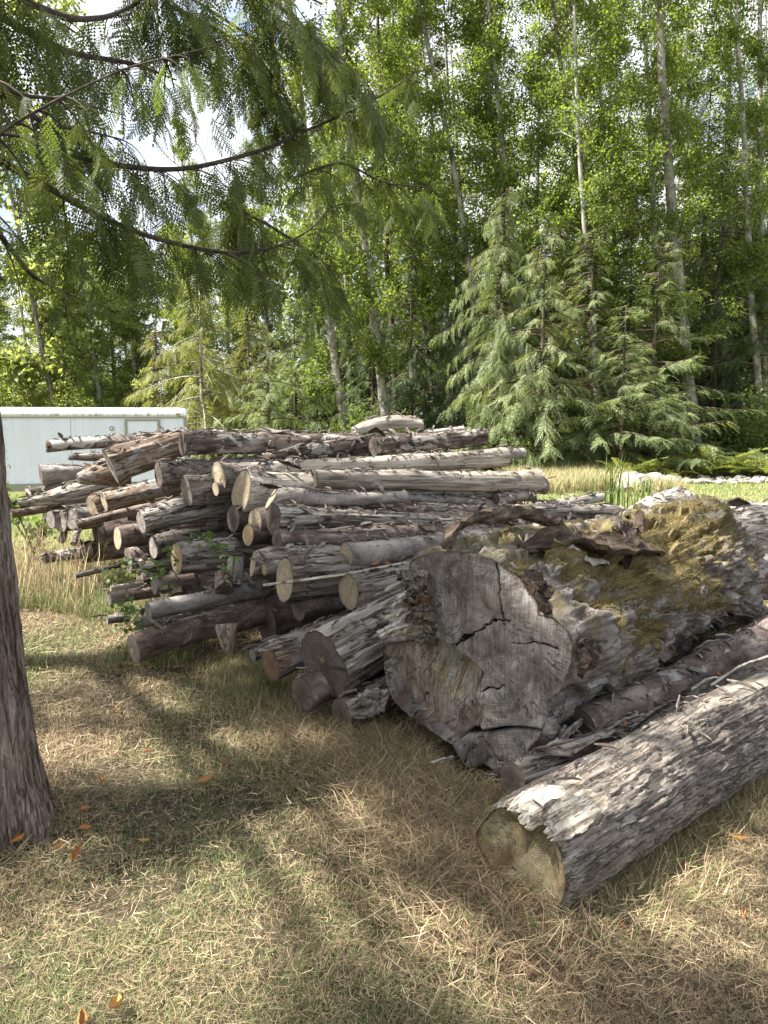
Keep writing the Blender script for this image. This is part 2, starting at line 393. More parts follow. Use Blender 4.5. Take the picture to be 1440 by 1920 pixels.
# ------------------------------------------------------------------ logs
AMP = {  # geometric relief: (out-of-round, furrow, furrow freq around, furrow stretch)
 'smooth': (.05, .010, 3, .5), 'grey': (.06, .030, 8, .18), 'furrow': (.06, .06, 11, .13), 'birch': (.07, .035, 6, .5),
 'maroon': (.05, .015, 4, .5), 'pale': (.06, .022, 9, .05), 'silver': (.10, .07, 12, .05), 'brown': (.10, .055, 9, .06)}
def logframe(p1, p2):
    X = (p2-p1).normalized(); Z = Vector((0, 0, 1)); Y = Z.cross(X).normalized(); Z = X.cross(Y)
    m = Matrix((X, Y, Z)).transposed().to_4x4(); m.translation = p1
    return m
def logsurf(L, rad, style, seed, nu, nv, bend=0, jag1=0, jag2=0, slant=(0, 0), knots=2, flat=0):
    rs = np.random.RandomState(seed); oor, fur, ff, st = AMP[style]
    t = np.linspace(0, 1, nv); x = t*L
    r = np.interp(t, np.linspace(0, 1, len(rad)), rad)
    if len(rad) > 2: r = np.convolve(np.pad(r, 4, 'edge'), np.ones(9)/9, 'valid')
    a = np.linspace(0, 2*math.pi, nu, endpoint=False)
    X, A = np.meshgrid(x, a, indexing='ij'); Rr = np.repeat(r[:, None], nu, 1); rm = float(np.mean(rad))
    o = rs.rand(3)*90
    c, s = np.cos(A), np.sin(A)
    q = np.stack([X/ (rm*8), c*.9, s*.9], -1).reshape(-1, 3)+o
    d = 1+oor*2*fbm(q, 3).reshape(Rr.shape)
    q = np.stack([X*st/rm*1.0, c*ff/4, s*ff/4], -1).reshape(-1, 3)+o+5
    d += fur*1.3*fbm(q, 4, .6, ridge=True).reshape(Rr.shape)
    for k in range(knots):
        kx, ka, kr = rs.uniform(.15, .95)*L, rs.uniform(.3, 2.8), rs.uniform(.25, .45)*rm
        dd = ((X-kx)**2+(Rr*np.angle(np.exp(1j*(A-ka))))**2)/kr**2
        d += .22*np.exp(-dd*1.3)-.10*np.exp(-dd*9)
    Rr = Rr*d
    by = bend*L*np.sin(math.pi*t)*.25
    wob = np.stack([fbm(np.stack([x*1.1+o[0], x*0+k*9, x*0], 1), 2) for k in (1, 2)], 1)*rm*.35
    wob *= np.minimum(1, np.minimum(t, 1-t)*8)[:, None]
    Yc = c*Rr+wob[:, :1]; Zc = s*Rr+(by+wob[:, 1])[:, None]
    if flat: Zc = np.minimum(Zc, (by+wob[:, 1])[:, None]+Rr.mean()*flat)
    XX = X.copy()
    w1 = np.clip(1-X/(rm*3), 0, 1)
    XX += w1*(slant[0]*Yc+slant[1]*Zc)
    if jag1:
        jq = np.stack([c[0]*3.5+o[1], s[0]*3.5, c[0]*0], 1); j = np.abs(fbm(jq, 3))*jag1; XX += w1*j[None]*(1)
    w2 = np.clip(1-(L-X)/(rm*3), 0, 1)
    if jag2:
        jq = np.stack([c[0]*3.5+o[2], s[0]*3.5, c[0]*0+4], 1); j = np.abs(fbm(jq, 3))*jag2; XX -= w2*j[None]
    return np.stack([XX, Yc, Zc], -1), nu, nv
def capmesh(ring, center, nr, seed, rough=.004, out=-1, recess=.0):
    """disc mesh from a rim ring to its centre"""
    nu = len(ring); rs = np.random.RandomState(seed)
    k = np.linspace(1, 0, nr+1)[:-1]
    V = center[None, None]+(ring-center)[None]*k[:, None, None]
    rim = np.repeat(k, nu); V = V.reshape(-1, 3)
    n = fbm(V*28+seed, 3)*rough*np.minimum(1, (1-rim)*8)
    V[:, 0] += n+recess*np.clip((1-rim)*6, 0, 1)
    V = np.concatenate([V, center[None]+[[recess, 0, 0]]]); rim = np.append(rim, 0)
    Fs = [grid_faces(nu, nr)]; j = np.arange(nu)
    Fs.append(np.stack([(nr-1)*nu+j, (nr-1)*nu+(j+1) % nu, np.full(nu, nr*nu)], 1))
    if out > 0: Fs = [f[:, ::-1] for f in Fs]
    return npmesh('sawn_end', V, Fs, True, {'rim': rim})
LOGS = []
def make_log(label, p1, p2, rad, style, end='grey', seed=1, q=1., bend=0, jag1=0, jag2=.0, slant=(0, 0), end2='grey', name='log',
             cat='log', group='logs stacked in the pile', peel=0, knots=2, capx=True, flat=0):
    L = (p2-p1).length; rm = sum(rad)/len(rad)
    nu = int(min(160, max(28, 2*math.pi*rm/.012*q))); nv = int(min(260, max(10, L/.022*q)))
    S, nu, nv = logsurf(L, rad, style, seed, nu, nv, bend, jag1, jag2, slant, knots, flat)
    me = npmesh(name, S.reshape(-1, 3), [grid_faces(nu, nv)], True)
    o = obj(name, me, M[style]); o.matrix_world = logframe(p1, p2)
    meta(o, label, cat, group)
    c1 = S[0].mean(0); c2 = S[-1].mean(0)
    e = obj('sawn_end' if not jag1 else 'broken_end', capmesh(S[0], c1, 14, seed, .004 if not jag1 else .03, -1), E[end], o)
    if capx: obj('sawn_end', capmesh(S[-1], c2, 6, seed+1, .004, 1), E[end2], o)
    rs = np.random.RandomState(seed+99)
    for k in range((peel+1)//2):   # curling strips of loose bark, each its own part
        i = int(rs.uniform(.05, .85)*nv); ln = int(rs.uniform(.06, .2)*nv)+4
        j = int(nu*rs.uniform(.08, .42)); ii = np.clip(np.arange(i, i+ln), 0, nv-1)
        base = S[ii, j]; nrm = base-S[ii].mean(1); nrm /= np.linalg.norm(nrm, axis=1)[:, None]+1e-9
        tt = np.linspace(0, 1, len(ii)); lift = rm*rs.uniform(.10, .45)*(tt**2)*(1 if rs.rand() > .5 else 1)
        if rs.rand() > .5: lift = lift[::-1]
        pts = base+nrm*(lift+.008)[:, None]
        side = np.cross([1, 0, 0], nrm[len(nrm)//2])
        V, Fs = ribbon(pts, rm*rs.uniform(.25, .7)*np.array([.5, 1, .9, .3]), .004, side, curl=rs.uniform(.5, 1.6), nw=5, rag=.5, seed=seed+k)
        obj('peeling_bark', npmesh('peeling_bark', V, Fs), M['chip'] if rs.rand() > .35 else M['grey'], o)
    o['_s'] = 0; del o['_s']
    LOGS.append((o, S, nu, nv, rm)); return o
def plog(label, x1, y1, Y1, x2, y2, r1, r2, style, end='grey', th=56, Y2=None, mid=None, **kw):
    """log between two seen ends; r in photo pixels; th = compass bearing of its axis"""
    if Y2 is None:
        u1 = (x1-720)/F; u2 = (x2-720)/F; s, c = math.sin(R(th)), math.cos(R(th))
        L = (u2*Y1-u1*Y1)/(s-u2*c); Y2 = Y1+L*c
    p1, p2 = P(x1, y1, Y1), P(x2, y2, Y2)
    a, b = r1*D(y1, Y1)/F, r2*D(y2, Y2)/F
    rad = [a, b] if mid is None else [a]+[m*D((y1+y2)/2, (Y1+Y2)/2)/F for m in mid]+[b]
    seed = kw.pop('seed', int(x1*7+y1*13) % 9973)
    return make_log(label, p1, p2, rad, style, end, seed, **kw)
LG = plog
# --- top of the pile
LG('thin pale-patched log with a broken left end, highest at the left before the trailer', 86,838,7.4, 420,816, 11,12,'birch','dark',th=70,jag1=.05,peel=2)
LG('thick brown barkless log with a wide butt, tilted before the trailer end', 208,876,6.2, 348,829, 35,22,'brown','grey',th=52,mid=[31,27],q=1.3,end2='dark',knots=1,slant=(.15,-.1))
LG('dark patchy-barked log on the top edge, touching the thick brown barkless log', 342,831,6.35, 668,828, 22,17,'birch','dark',th=58,peel=9,q=1.2)
LG('speckled grey log with a knobbly end, just below the thick brown barkless log', 297,889,6.2, 600,862, 23,15,'grey','dark',th=56,peel=3)
LG('grey speckled log with a big round dull end, left of the tall narrow tan end', 350,921,6.05, 520,893, 30,24,'grey','grey',th=56,q=1.2,peel=1)
LG('log with a tall narrow tan end, left of the broad pale butt', 410,893,6.0, 560,878, 28,20,'grey','tan',th=50)
LG('short stub with a small oval end at the foot of the tall narrow tan end', 404,917,5.95, 440,912, 13,12,'grey','tan',th=50,name='log_stub',cat='log stub')
LG('broad pale barkless butt with a big creamy oval end, middle left of the pile', 452,921,5.75, 690,904, 42,20,'pale','tan',th=55,mid=[34,28,23],q=1.5,slant=(0,.25),knots=1)
LG('long pale barkless log with a dark streak, right of the broad pale butt', 588,897,6.0, 1007,900, 17,20,'pale','dark',th=56,q=1.2,mid=[18,19],end2='grey',knots=4)
LG('pale smooth log directly above the long barkless log, with a blunt right end', 540,880,6.3, 945,856, 12,18,'pale','grey',th=56,peel=4,knots=3,q=1.2)
LG('thin smooth log tip poking out furthest right on the third row down', 840,862,7.3, 981,850, 9,10,'smooth','grey',th=60)
LG('dark flaking log rising under the top row toward the middle of the pile', 490,861,6.6, 772,830, 12,19,'birch','dark',th=57,peel=9)
LG('whitish log with ragged dark bark ending at the upper right corner of the pile', 700,840,7.0, 906,820, 17,16,'birch','dark',th=60,peel=7,q=1.2)
LG('small pale peeled pole lying behind the whitish log at the upper right', 785,814,7.9, 868,805, 6,6,'pale','grey',th=62,name='pole')
LG('pale bowed log arching above everything else on top of the pile', 660,813,7.5, 789,797, 10,11,'pale','grey',th=60,bend=.22,mid=[13,14],knots=0)
LG('pale oblong end beneath the right tip of the long barkless log', 940,912,7.4, 1020,911, 17,16,'grey','grey',th=62,peel=1)
LG('short fibrous stump with a rounded right end, under the long barkless log', 760,926,6.6, 972,921, 10,18,'silver','grey',th=56,mid=[17,19],q=1.2,end2='dark')
LG('small lumpy grey log end low between the fibrous stump and the oblong end', 930,935,7.0, 1000,931, 10,10,'grey','grey',th=60)
# --- second tier
LG('grey log with a narrow creamy end, sitting on the big half-dark end', 509,934,5.55, 760,932, 19,11,'smooth','tan',th=56,mid=[15,13],slant=(.2,.6),peel=3,q=1.2)
LG('thin smooth silver log crossing the middle of the pile to the right', 690,928,6.3, 950,948, 8,9,'smooth','grey',th=56,peel=1)
LG('thin pale peeled pole lying just under the straight silver-grey log', 632,942,5.9, 735,947, 6,5,'pale','grey',th=56,name='pole')
LG('reddish dark flaking log between the thin silver log and the straight weathered log', 520,958,5.7, 905,960, 11,15,'maroon','dark',th=56,peel=9)
LG('straight weathered log with one wide darkened end, across the middle of the pile', 512,972,5.4, 835,982, 31,15,'silver','dark',th=56,mid=[19,17,16],q=1.4,knots=1)
LG('brown log with torn dark bark behind the bent grey bark strip', 815,972,6.3, 1020,985, 17,15,'maroon','dark',th=56,peel=7,q=1.2)
LG('long pale log with a grey knotty tip, low along the right edge of the pile', 905,966,6.5, 1162,965, 14,17,'silver','grey',th=56,knots=3,q=1.2)
LG('grey smooth log half hidden beneath the long pale log at the right edge', 1010,986,6.2, 1170,986, 12,14,'smooth','grey',th=56)
LG('thin crooked log with a broken pale tip reaching over the grass at the right', 1000,947,7.6, 1130,932, 7,9,'grey','tan',th=66,jag2=.05,bend=-.1)
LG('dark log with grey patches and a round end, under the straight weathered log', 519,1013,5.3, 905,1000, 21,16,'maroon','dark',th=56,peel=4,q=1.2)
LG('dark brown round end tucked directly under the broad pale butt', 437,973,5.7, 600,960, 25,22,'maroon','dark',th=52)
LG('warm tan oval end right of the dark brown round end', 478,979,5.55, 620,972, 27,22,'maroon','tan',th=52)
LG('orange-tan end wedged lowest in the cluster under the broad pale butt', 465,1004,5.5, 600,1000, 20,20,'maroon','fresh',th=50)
LG('long smooth pinkish log with a split oval end, crossing the lower middle of the pile', 649,1041,4.85, 1010,996, 25,15,'smooth','tan',th=57,q=1.5,knots=2)
LG('small forked log with a split tan end, left of the tallest creamy oval end', 474,1057,5.1, 640,1040, 25,18,'grey','tan',th=54,slant=(.3,.2))
LG('short branch stub forming the right half of the tan-ended fork', 495,1067,5.0, 545,1060, 12,13,'smooth','tan',th=54,name='log_stub',cat='log stub')
LG('large furrowed log with a tall creamy oval end, at the tip of the plank', 533,1087,4.7, 790,1055, 42,30,'furrow','tan',th=55,q=1.4,slant=(.1,.1))
LG('furrowed log with a shadowed round end under the wide part of the plank', 652,1109,4.45, 870,1070, 33,36,'furrow','tan',th=52,q=1.4)
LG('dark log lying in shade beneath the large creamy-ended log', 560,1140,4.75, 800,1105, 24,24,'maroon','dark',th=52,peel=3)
# --- left flank
LG('log with the freshest orange and tan round end, beside the bramble', 331,1046,5.45, 440,1035, 28,27,'furrow','fresh',th=52,q=1.2)
LG('log with a clean tan round end, left flank, below the thin dark log', 220,1010,6.1, 330,1002, 22,22,'maroon','tan',th=52)
LG('grey furrowed log with a dull brown end, right of the clean tan round end', 287,1027,5.85, 430,1010, 20,22,'furrow','grey',th=52)
LG('split furrowed log with bark lifting off and a dull end, on the left flank', 264,980,5.95, 410,950, 21,27,'silver','grey',th=52,peel=3)
LG('thin dark straight log slanting up to the right across the left flank', 143,984,6.5, 300,944, 8,9,'maroon','grey',th=56)
LG('brown fibrous log with a pale tan oval end, under the upper fibrous wedge', 195,942,6.5, 330,908, 18,22,'brown','tan',th=54)
LG('short curved piece with a pale hollow end at the left side of the pile', 172,951,6.7, 215,935, 18,15,'brown','tan',th=40,name='log_stub',cat='log stub')
LG('long silvery splintered log with a pointed tip, on the left end of the pile', 28,944,7.1, 230,903, 4,24,'silver','dark',th=56,mid=[12,19,21],q=1.3,jag1=.1)
LG('grey log with a dark oval end before the trailer at the upper left', 76,890,7.5, 170,880, 19,10,'smooth','dark',th=58)
LG('brown fibrous wedge of split wood leaning down-left from under the thick brown butt', 146,898,6.8, 232,878, 10,34,'brown','dark',th=50,q=1.3)
LG('short silvery broken piece with splintered ends before the white trailer wall', 127,858,7.7, 205,857, 5,9,'silver','dark',th=66,jag1=.08,name='broken_branch',cat='branch')
LG('small dark stick end at the far left tip of the pile', 48,924,7.4, 120,915, 8,8,'grey','dark',th=60)
LG('thin brown log with an end at the far left edge beside the cedar trunk', 22,964,7.6, 120,948, 7,8,'maroon','dark',th=56)
LG('leftmost of the three short round ends standing behind the dry grass', 96,975,7.3, 190,965, 17,18,'grey','grey',th=35,group='short round ends behind the grass')
LG('middle one of the three short round ends standing behind the dry grass', 113,980,7.2, 210,970, 19,18,'grey','grey',th=35,group='short round ends behind the grass')
LG('rightmost and smoothest of the three short round ends standing behind the dry grass', 134,974,7.1, 230,965, 19,17,'smooth','grey',th=35,group='short round ends behind the grass')
LG('crooked flaky piece of wood hanging down behind the grass at the far left', 116,1016,7.2, 122,975, 6,7,'birch','grey',Y2=7.35,name='broken_branch',cat='branch')
LG('mottled forked branch piece leaning behind the grass, right of the flaky piece', 138,1020,7.0, 150,978, 6,8,'birch','grey',Y2=7.2,name='broken_branch',cat='branch')
LG('rough grey broken log resting low among dry grass at the far left', 76,1049,6.9, 172,1033, 9,11,'birch','dark',th=56,jag1=.1)
LG('thin weathered stick slanting over the green grass at the foot of the left flank', 141,1080,6.0, 278,1046, 5,5,'silver','grey',th=54,name='branch',cat='branch')
LG('splintered brown piece just right of the thin weathered stick', 254,1065,5.8, 318,1052, 8,12,'silver','dark',th=54,jag1=.06,name='broken_branch',cat='branch')
LG('small log with a tan-pink end low in the weeds on the left flank', 205,1122,5.6, 300,1108, 13,11,'maroon','grey',th=52)
LG('thin pale split stick just above the small log in the weeds', 207,1104,5.7, 268,1095, 5,5,'pale','tan',th=54,name='branch',cat='branch')
LG('short brown log end in deep shade above the smooth slim log', 289,1099,5.5, 370,1090, 16,16,'maroon','grey',th=52)
LG('tiny stub end poking out of the weeds low at the left', 200,1163,5.4, 240,1158, 8,9,'grey','grey',th=50,name='log_stub',cat='log stub')
LG('slim smooth grey log lying above the dark log at the lower left corner', 278,1147,4.95, 500,1103, 17,15,'smooth','grey',th=50,q=1.3)
LG('dark flaking log at the lowest left corner of the pile, its end off the ground', 250,1217,4.85, 512,1136, 28,26,'maroon','dark',th=48,q=1.5,peel=5)
LG('small log end squeezed between the slim smooth log and the lowest dark log', 257,1170,5.1, 340,1150, 11,12,'smooth','tan',th=50)
LG('upright brown split chunk standing in shade under the fresh orange end', 334,1118,5.55, 330,1072, 14,12,'brown','dark',Y2=5.7,name='split_chunk',cat='split wood')
LG('upright brown chunk behind the slim smooth log, left of the creamy oval end', 420,1108,5.2, 418,1078, 16,15,'brown','dark',Y2=5.3,name='split_chunk',cat='split wood')
LG('crumbling rotten stump piece beside the tan-ended fork', 441,1096,5.3, 446,1045, 17,16,'silver','dark',Y2=5.35,name='rotten_chunk',cat='split wood')
LG('pointed grey split chunk propping up the lowest dark log', 430,1226,4.75, 428,1170, 7,22,'brown','grey',Y2=4.8,name='split_chunk',cat='split wood')
LG('thin grey pole with a small round end, left of the rusty-ended log', 473,1228,4.6, 640,1170, 12,11,'grey','grey',th=50)
LG('brown log with a rusty hollowed end at the foot of the pile', 506,1243,4.25, 760,1158, 36,30,'brown','orange',th=48,q=1.6,slant=(.1,0))
LG('big cracked log with a dark weathered face, left of the giant log', 607,1246,3.95, 860,1110, 64,46,'silver','dark',th=46,q=1.8,knots=1)
LG('dark round log end sunk in the grass beneath the big cracked log', 566,1301,3.95, 720,1240, 34,30,'maroon','dark',th=46)
LG('shaded log under the left side of the giant log, its end in dry grass', 640,1340,3.85, 800,1260, 30,30,'maroon','dark',th=46,q=1.2)
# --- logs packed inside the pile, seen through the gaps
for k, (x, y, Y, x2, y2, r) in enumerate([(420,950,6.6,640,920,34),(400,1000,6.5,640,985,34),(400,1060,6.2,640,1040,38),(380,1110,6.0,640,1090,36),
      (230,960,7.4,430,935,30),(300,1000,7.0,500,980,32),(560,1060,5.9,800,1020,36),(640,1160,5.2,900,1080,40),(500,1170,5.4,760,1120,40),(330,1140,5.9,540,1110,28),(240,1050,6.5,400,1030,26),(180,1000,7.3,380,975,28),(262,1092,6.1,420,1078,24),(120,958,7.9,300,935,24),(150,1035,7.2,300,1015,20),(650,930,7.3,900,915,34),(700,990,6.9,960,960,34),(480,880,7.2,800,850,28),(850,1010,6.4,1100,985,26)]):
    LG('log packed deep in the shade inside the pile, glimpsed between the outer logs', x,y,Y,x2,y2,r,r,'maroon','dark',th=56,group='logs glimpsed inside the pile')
# --- right hand side
LG('smooth dark log on the ground between the giant log and the foreground log', 1085,1365,3.45, 1500,1172, 38,33,'maroon','dark',Y2=5.1,q=1.6,seed=55,group='logs lying at the right')
LG('flattened grey weathered log half buried in bark litter behind the foreground log', 960,1462,3.0, 1480,1262, 32,26,'silver','dark',Y2=4.5,q=1.5,seed=56,group='logs lying at the right')
big2 = LG('massive grey log with wavy grain running out of the right edge', 1296,1015,6.0, 1640,1010, 72,72,'silver','dark',Y2=6.9,q=2.2,knots=4,seed=58,group='logs lying at the right')
LG('brown rounded log below the massive wavy-grained log at the right edge', 1350,1085,5.7, 1650,1080, 38,44,'brown','dark',Y2=6.6,q=1.5,seed=59,group='logs lying at the right')

# --- plank laid over the pile
def plank():
    a, b, c = P(494,1097,4.55), P(640,1078,4.5), P(778,1052,4.75)
    pts = [a.lerp(b, t/8) for t in range(8)]+[b.lerp(c, t/8) for t in range(9)]
    V, Fs = ribbon(pts, [.01, .05, .10, .13, .09], .014, (0.25, -1, .35), curl=.12, nw=6, rag=.16, seed=3)
    o = obj('plank', npmesh('plank', V, Fs), M['pale'])
    meta(o, 'thin pale splintered plank tapering to a point, laid across the sawn ends', 'plank')
    return o
plank()
# ------------------------------------------------------------------ giant log (outline of its sawn face measured on the plane of the cut)
def giant():
    C = P(905, 1235, 3.42); C2 = P(1345, 1042, 6.1)
    Wm = logframe(C, C2); Wi = Wm.inverted(); L = (C2-C).length; ax = (C2-C).normalized(); eye = Vector((0, 0, CAMH))
    def onface(px, py):
        q = P(px, py, 3); d = q-eye; t = (C-eye).dot(ax)/d.dot(ax); w = Wi @ (eye+d*t); return (w.y, w.z)
    OUT = [(770,1052),(800,1040),(850,1035),(900,1040),(935,1055),(965,1078),(990,1105),(1005,1130),(1008,1155),(1040,1162),(1066,1185),(1078,1212),(1076,1245),
           (1062,1275),(1050,1300),(1025,1318),(1024,1345),(1018,1368),(990,1405),(960,1432),(938,1447),(905,1430),(876,1440),(862,1418),(848,1395),(800,1362),(762,1335),(740,1315),(726,1280),(720,1240),(719,1200),(740,1185),(764,1180),(762,1150),(758,1120),(764,1085)]
    uv = np.array([onface(*p) for p in OUT])
    ang = np.arctan2(uv[:, 1], uv[:, 0]); rr = np.hypot(uv[:, 0], uv[:, 1]); o = np.argsort(ang); ang = ang[o]; rr = rr[o]
    nu, nv = 420, 300
    A = np.linspace(-math.pi, math.pi, nu, endpoint=False)
    r0 = np.interp(A, np.concatenate([ang[-1:]-2*math.pi, ang, ang[:1]+2*math.pi]), np.concatenate([rr[-1:], rr, rr[:1]]))
    sm = np.real(np.fft.ifft(np.fft.fft(r0)*np.exp(-(np.abs(np.fft.fftfreq(nu)*nu)/7)**2)))
    x = np.linspace(0, 1, nv)**1.15*L
    c, s = np.cos(A), np.sin(A)
    X = np.repeat(x[:, None], nu, 1)
    t = np.clip(X/L, 0, 1)
    base = r0[None]*np.clip(1-X/.12, 0, 1)+sm[None]*(1-np.clip(1-X/.12, 0, 1))
    round_ = .43+.0*X
    w = np.clip(X/(L*.75), 0, 1)*.55
    Rr = base*(1-w)+round_*w
    cc, ss = np.repeat(c[None], nv, 0), np.repeat(s[None], nv, 0)
    q = np.stack([X*1.0, cc*1.2, ss*1.2], -1).reshape(-1, 3)
    Rr += (.055*fbm(q+3, 3)).reshape(Rr.shape)*np.clip(X/.25, 0, 1)
    q = np.stack([X*2.4, cc*4, ss*4], -1).reshape(-1, 3)
    Rr += (.026*fbm(q+40, 5, .6)).reshape(Rr.shape)*np.clip(X/.1, .25, 1)
    q = np.stack([X*1.1, cc*9, ss*9], -1).reshape(-1, 3)
    Rr += (.024*fbm(q+70, 4, .6, ridge=True)).reshape(Rr.shape)*np.clip(X/.1, .2, 1)
    # bark plates: stepped relief
    q = np.stack([X*2.6, cc*2.6, ss*2.6], -1).reshape(-1, 3)
    pl = fbm(q+11, 5, .6).reshape(Rr.shape)
    Rr += .030*np.tanh((pl-.03)*30)*np.clip(X/.06, 0, 1)
    # burls toward the far end, knot hollow beside the face
    def lump(x0, a0, sx, sa, h):
        return h*np.exp(-((X-x0)/sx)**2-(np.angle(np.exp(1j*(A-a0)))[None]/sa)**2)
    for x0, a0, sx, sa, h in [(2.35, 2.6, .16, .35, .09), (2.75, 2.1, .14, .3, .07), (2.6, 3.0, .13, .3, .12), (2.9, -2.7, .15, .4, .15), (2.2, -2.9, .12, .3, .07), (2.5, 1.3, .3, .5, -.05), (1.6, 1.5, .4, .5, -.04),
                              (.22, 2.75, .07, .16, .07), (.30, 2.6, .04, .1, -.10), (.10, -2.85, .06, .10, -.17), (.17, 3.05, .06, .12, -.12), (.55, 2.5, .15, .3, -.05), (.5, 2.2, .12, .2, .06), (1.3, 2.8, .3, .3, .05), (.95, -2.7, .18, .25, .05), (1.7, 2.4, .2, .3, -.06)]:
        Rr += lump(x0, a0, sx, sa, h)
    for px_, py_, x0, sx, sa, h in [(1090,1238,.085,.05,.13,-.15),(1080,1275,.07,.04,.12,-.10),(1024,1135,.06,.05,.16,.055),(1100,1200,.20,.06,.10,-.06),(1150,1230,.30,.10,.2,.05),(1130,1160,.30,.06,.12,.06),(1180,1150,.42,.05,.1,-.06)]:
        y_, z_ = onface(px_, py_); Rr += lump(x0, math.atan2(z_, y_), sx, sa, h)
    Rr *= np.clip((L+.02-X)/.35, .0, 1)**.4
    S = np.stack([X, cc*Rr, ss*Rr], -1)
    me = npmesh('giant_log', S.reshape(-1, 3), [grid_faces(nu, nv)], True)
    n = NT('giant_bark'); co = n.n('ShaderNodeTexCoord').outputs['Object']
    g = n.noise(n.vmath('MULTIPLY', co, (.4, 1, 1)), 7, 10, .7, .5); g2 = n.noise(n.vmath('MULTIPLY', co, (.14, 1, 1)), 34, 9, .7)
    f = n.math('ADD', n.math('MULTIPLY', g, .6), n.math('MULTIPLY', g2, .4))
    col = n.ramp(f, [(.39, (.055, .045, .036)), (.475, (.20, .17, .145)), (.55, (.34, .305, .27)), (.66, (.54, .51, .47))])
    sep = n.n('ShaderNodeSeparateXYZ'); n.l(co, sep.inputs[0])
    mm = n.math('ADD', n.noise(co, 4.5, 8, .7), n.math('MULTIPLY', sep.outputs[2], .28))
    col = n.mix(n.ramp(mm, [(.56, 0.), (.66, .6)]), col, (.20, .165, .07))
    br = n.ramp(n.noise(n.vmath('ADD', co, (5, 5, 5)), 3.3, 6, .65), [(.60, 0.), (.66, .7)]); col = n.mix(br, col, (.15, .095, .065))
    dn = n.n('ShaderNodeTexNoise'); n.l(co, dn.inputs['Vector']); dn.inputs['Scale'].default_value = 7; dn.inputs['Detail'].default_value = 6
    cv = n.vmath('ADD', n.vmath('MULTIPLY', co, (.7, 1, 1)), n.vmath('MULTIPLY', n.vmath('SUBTRACT', dn.outputs['Color'], (.5, .5, .5)), (.22, .22, .22)))
    v = n.math('ABSOLUTE', n.math('SUBTRACT', n.noise(cv, 5, 6, .65), .5)); cm = n.math('SUBTRACT', 1., n.math('MINIMUM', 1., n.math('DIVIDE', v, .018)))
    cm = n.math('MULTIPLY', cm, n.ramp(g, [(.45, .0), (.6, .9)])); col = n.mix(cm, col, (.03, .024, .02))
    fine = n.noise(co, 120, 6, .7); col = n.mix(.6, col, n.ramp(fine, [(.3, .45), (.7, 1.)]), 'MULTIPLY')
    n.bsdf(col, .92, n.math('SUBTRACT', n.math('ADD', n.math('ADD', f, g), n.math('MULTIPLY', fine, .4)), cm), 1., .02)
    M['giant'] = n.m
    body = obj('giant_log', me, n.m); body.matrix_world = Wm
    meta(body, 'giant gnarled log with a huge cracked sawn face and a mossy top', 'log', 'logs lying at the right')
    # ---- sawn face, in two levels: the lower left part is stepped back where the trunk tore
    step = np.array([onface(*p) for p in [(700,1212),(770,1205),(800,1198),(828,1206),(850,1218),(880,1238),(903,1262),(893,1285),(886,1300),(893,1320),(905,1343),(896,1360),(903,1375)]])
    low = np.array([onface(*p) for p in [(850,1392),(866,1378),(905,1374),(950,1366),(985,1368),(1030,1372)]])
    crk = [np.array([onface(*p) for p in k]) for k in ([(925,1050),(935,1085),(943,1130),(950,1175)],[(838,1220),(868,1190),(910,1172),(960,1168)],[(905,1300),(925,1290),(945,1285)],[(765,1330),(778,1310),(785,1290)],[(938,1447),(920,1415),(905,1390)],[(870,1430),(880,1400),(900,1378)],[(1040,1210),(1000,1205),(960,1210)])]
    nr = 170
    k = np.linspace(1, 0, nr+1)[:-1]
    ring = np.stack([c*Rr[0], s*Rr[0]], 1)
    Pf = (ring[None]*k[:, None, None]).reshape(-1, 2)
    def pdist(Q, pl):
        best = np.full(len(Q), 9.); sg = np.zeros(len(Q)); tt = np.zeros(len(Q))
        for i in range(len(pl)-1):
            a, b = pl[i], pl[i+1]; ab = b-a; h = np.clip(((Q-a)@ab)/(ab@ab), 0, 1); d = Q-a-h[:, None]*ab
            dist = np.hypot(d[:, 0], d[:, 1]); m = dist < best
            best[m] = dist[m]; sg[m] = (ab[0]*(Q[m, 1]-a[1])-ab[1]*(Q[m, 0]-a[0])); tt[m] = (i+h[m])/(len(pl)-1)
        return best, sg, tt
    nz = fbm(np.stack([Pf[:, 0]*14, Pf[:, 1]*14, Pf[:, 0]*0], 1), 4)*.012
    d, sg, tt = pdist(Pf, step)
    # which sign is the lower-left side?
    tst, s0, _ = pdist(np.array([onface(780, 1290)]), step); below = np.sign(s0[0])
    side = np.sign(sg)*below
    d2, sg2, t2 = pdist(Pf, low); _, s1, _ = pdist(np.array([onface(930, 1410)]), low); lowside = np.sign(sg2)*np.sign(s1[0])
    rec = np.where(side > 0, 1-np.exp(-(d+nz*.6).clip(0)/.008), 0.)
    rec = np.where(lowside > 0, 0., rec)
    dx = rec*(.09+.05*fbm(np.stack([Pf[:, 0]*5, Pf[:, 1]*2.0, Pf[:, 0]*0+4], 1), 4))
    hol = np.array(onface(830, 1240)); hd = np.hypot(Pf[:, 0]-hol[0], (Pf[:, 1]-hol[1])*.8)
    dx += np.where(side > 0, .13*np.exp(-(hd/.10)**2), 0)
    wlow = np.interp(t2, [0, .3, .8, 1], [.003, .008, .007, .004])
    dx += .07*np.exp(-(d2/wlow)**2)
    crack = np.exp(-(d2/wlow)**2)
    groove_shade = np.exp(-(d/.007)**2)*(lowside <= 0); dx += .05*groove_shade; crack = np.maximum(crack, groove_shade*.42)  # groove at the step edge, with its undercut shade painted in
    dx += np.where(lowside > 0, .02, 0)
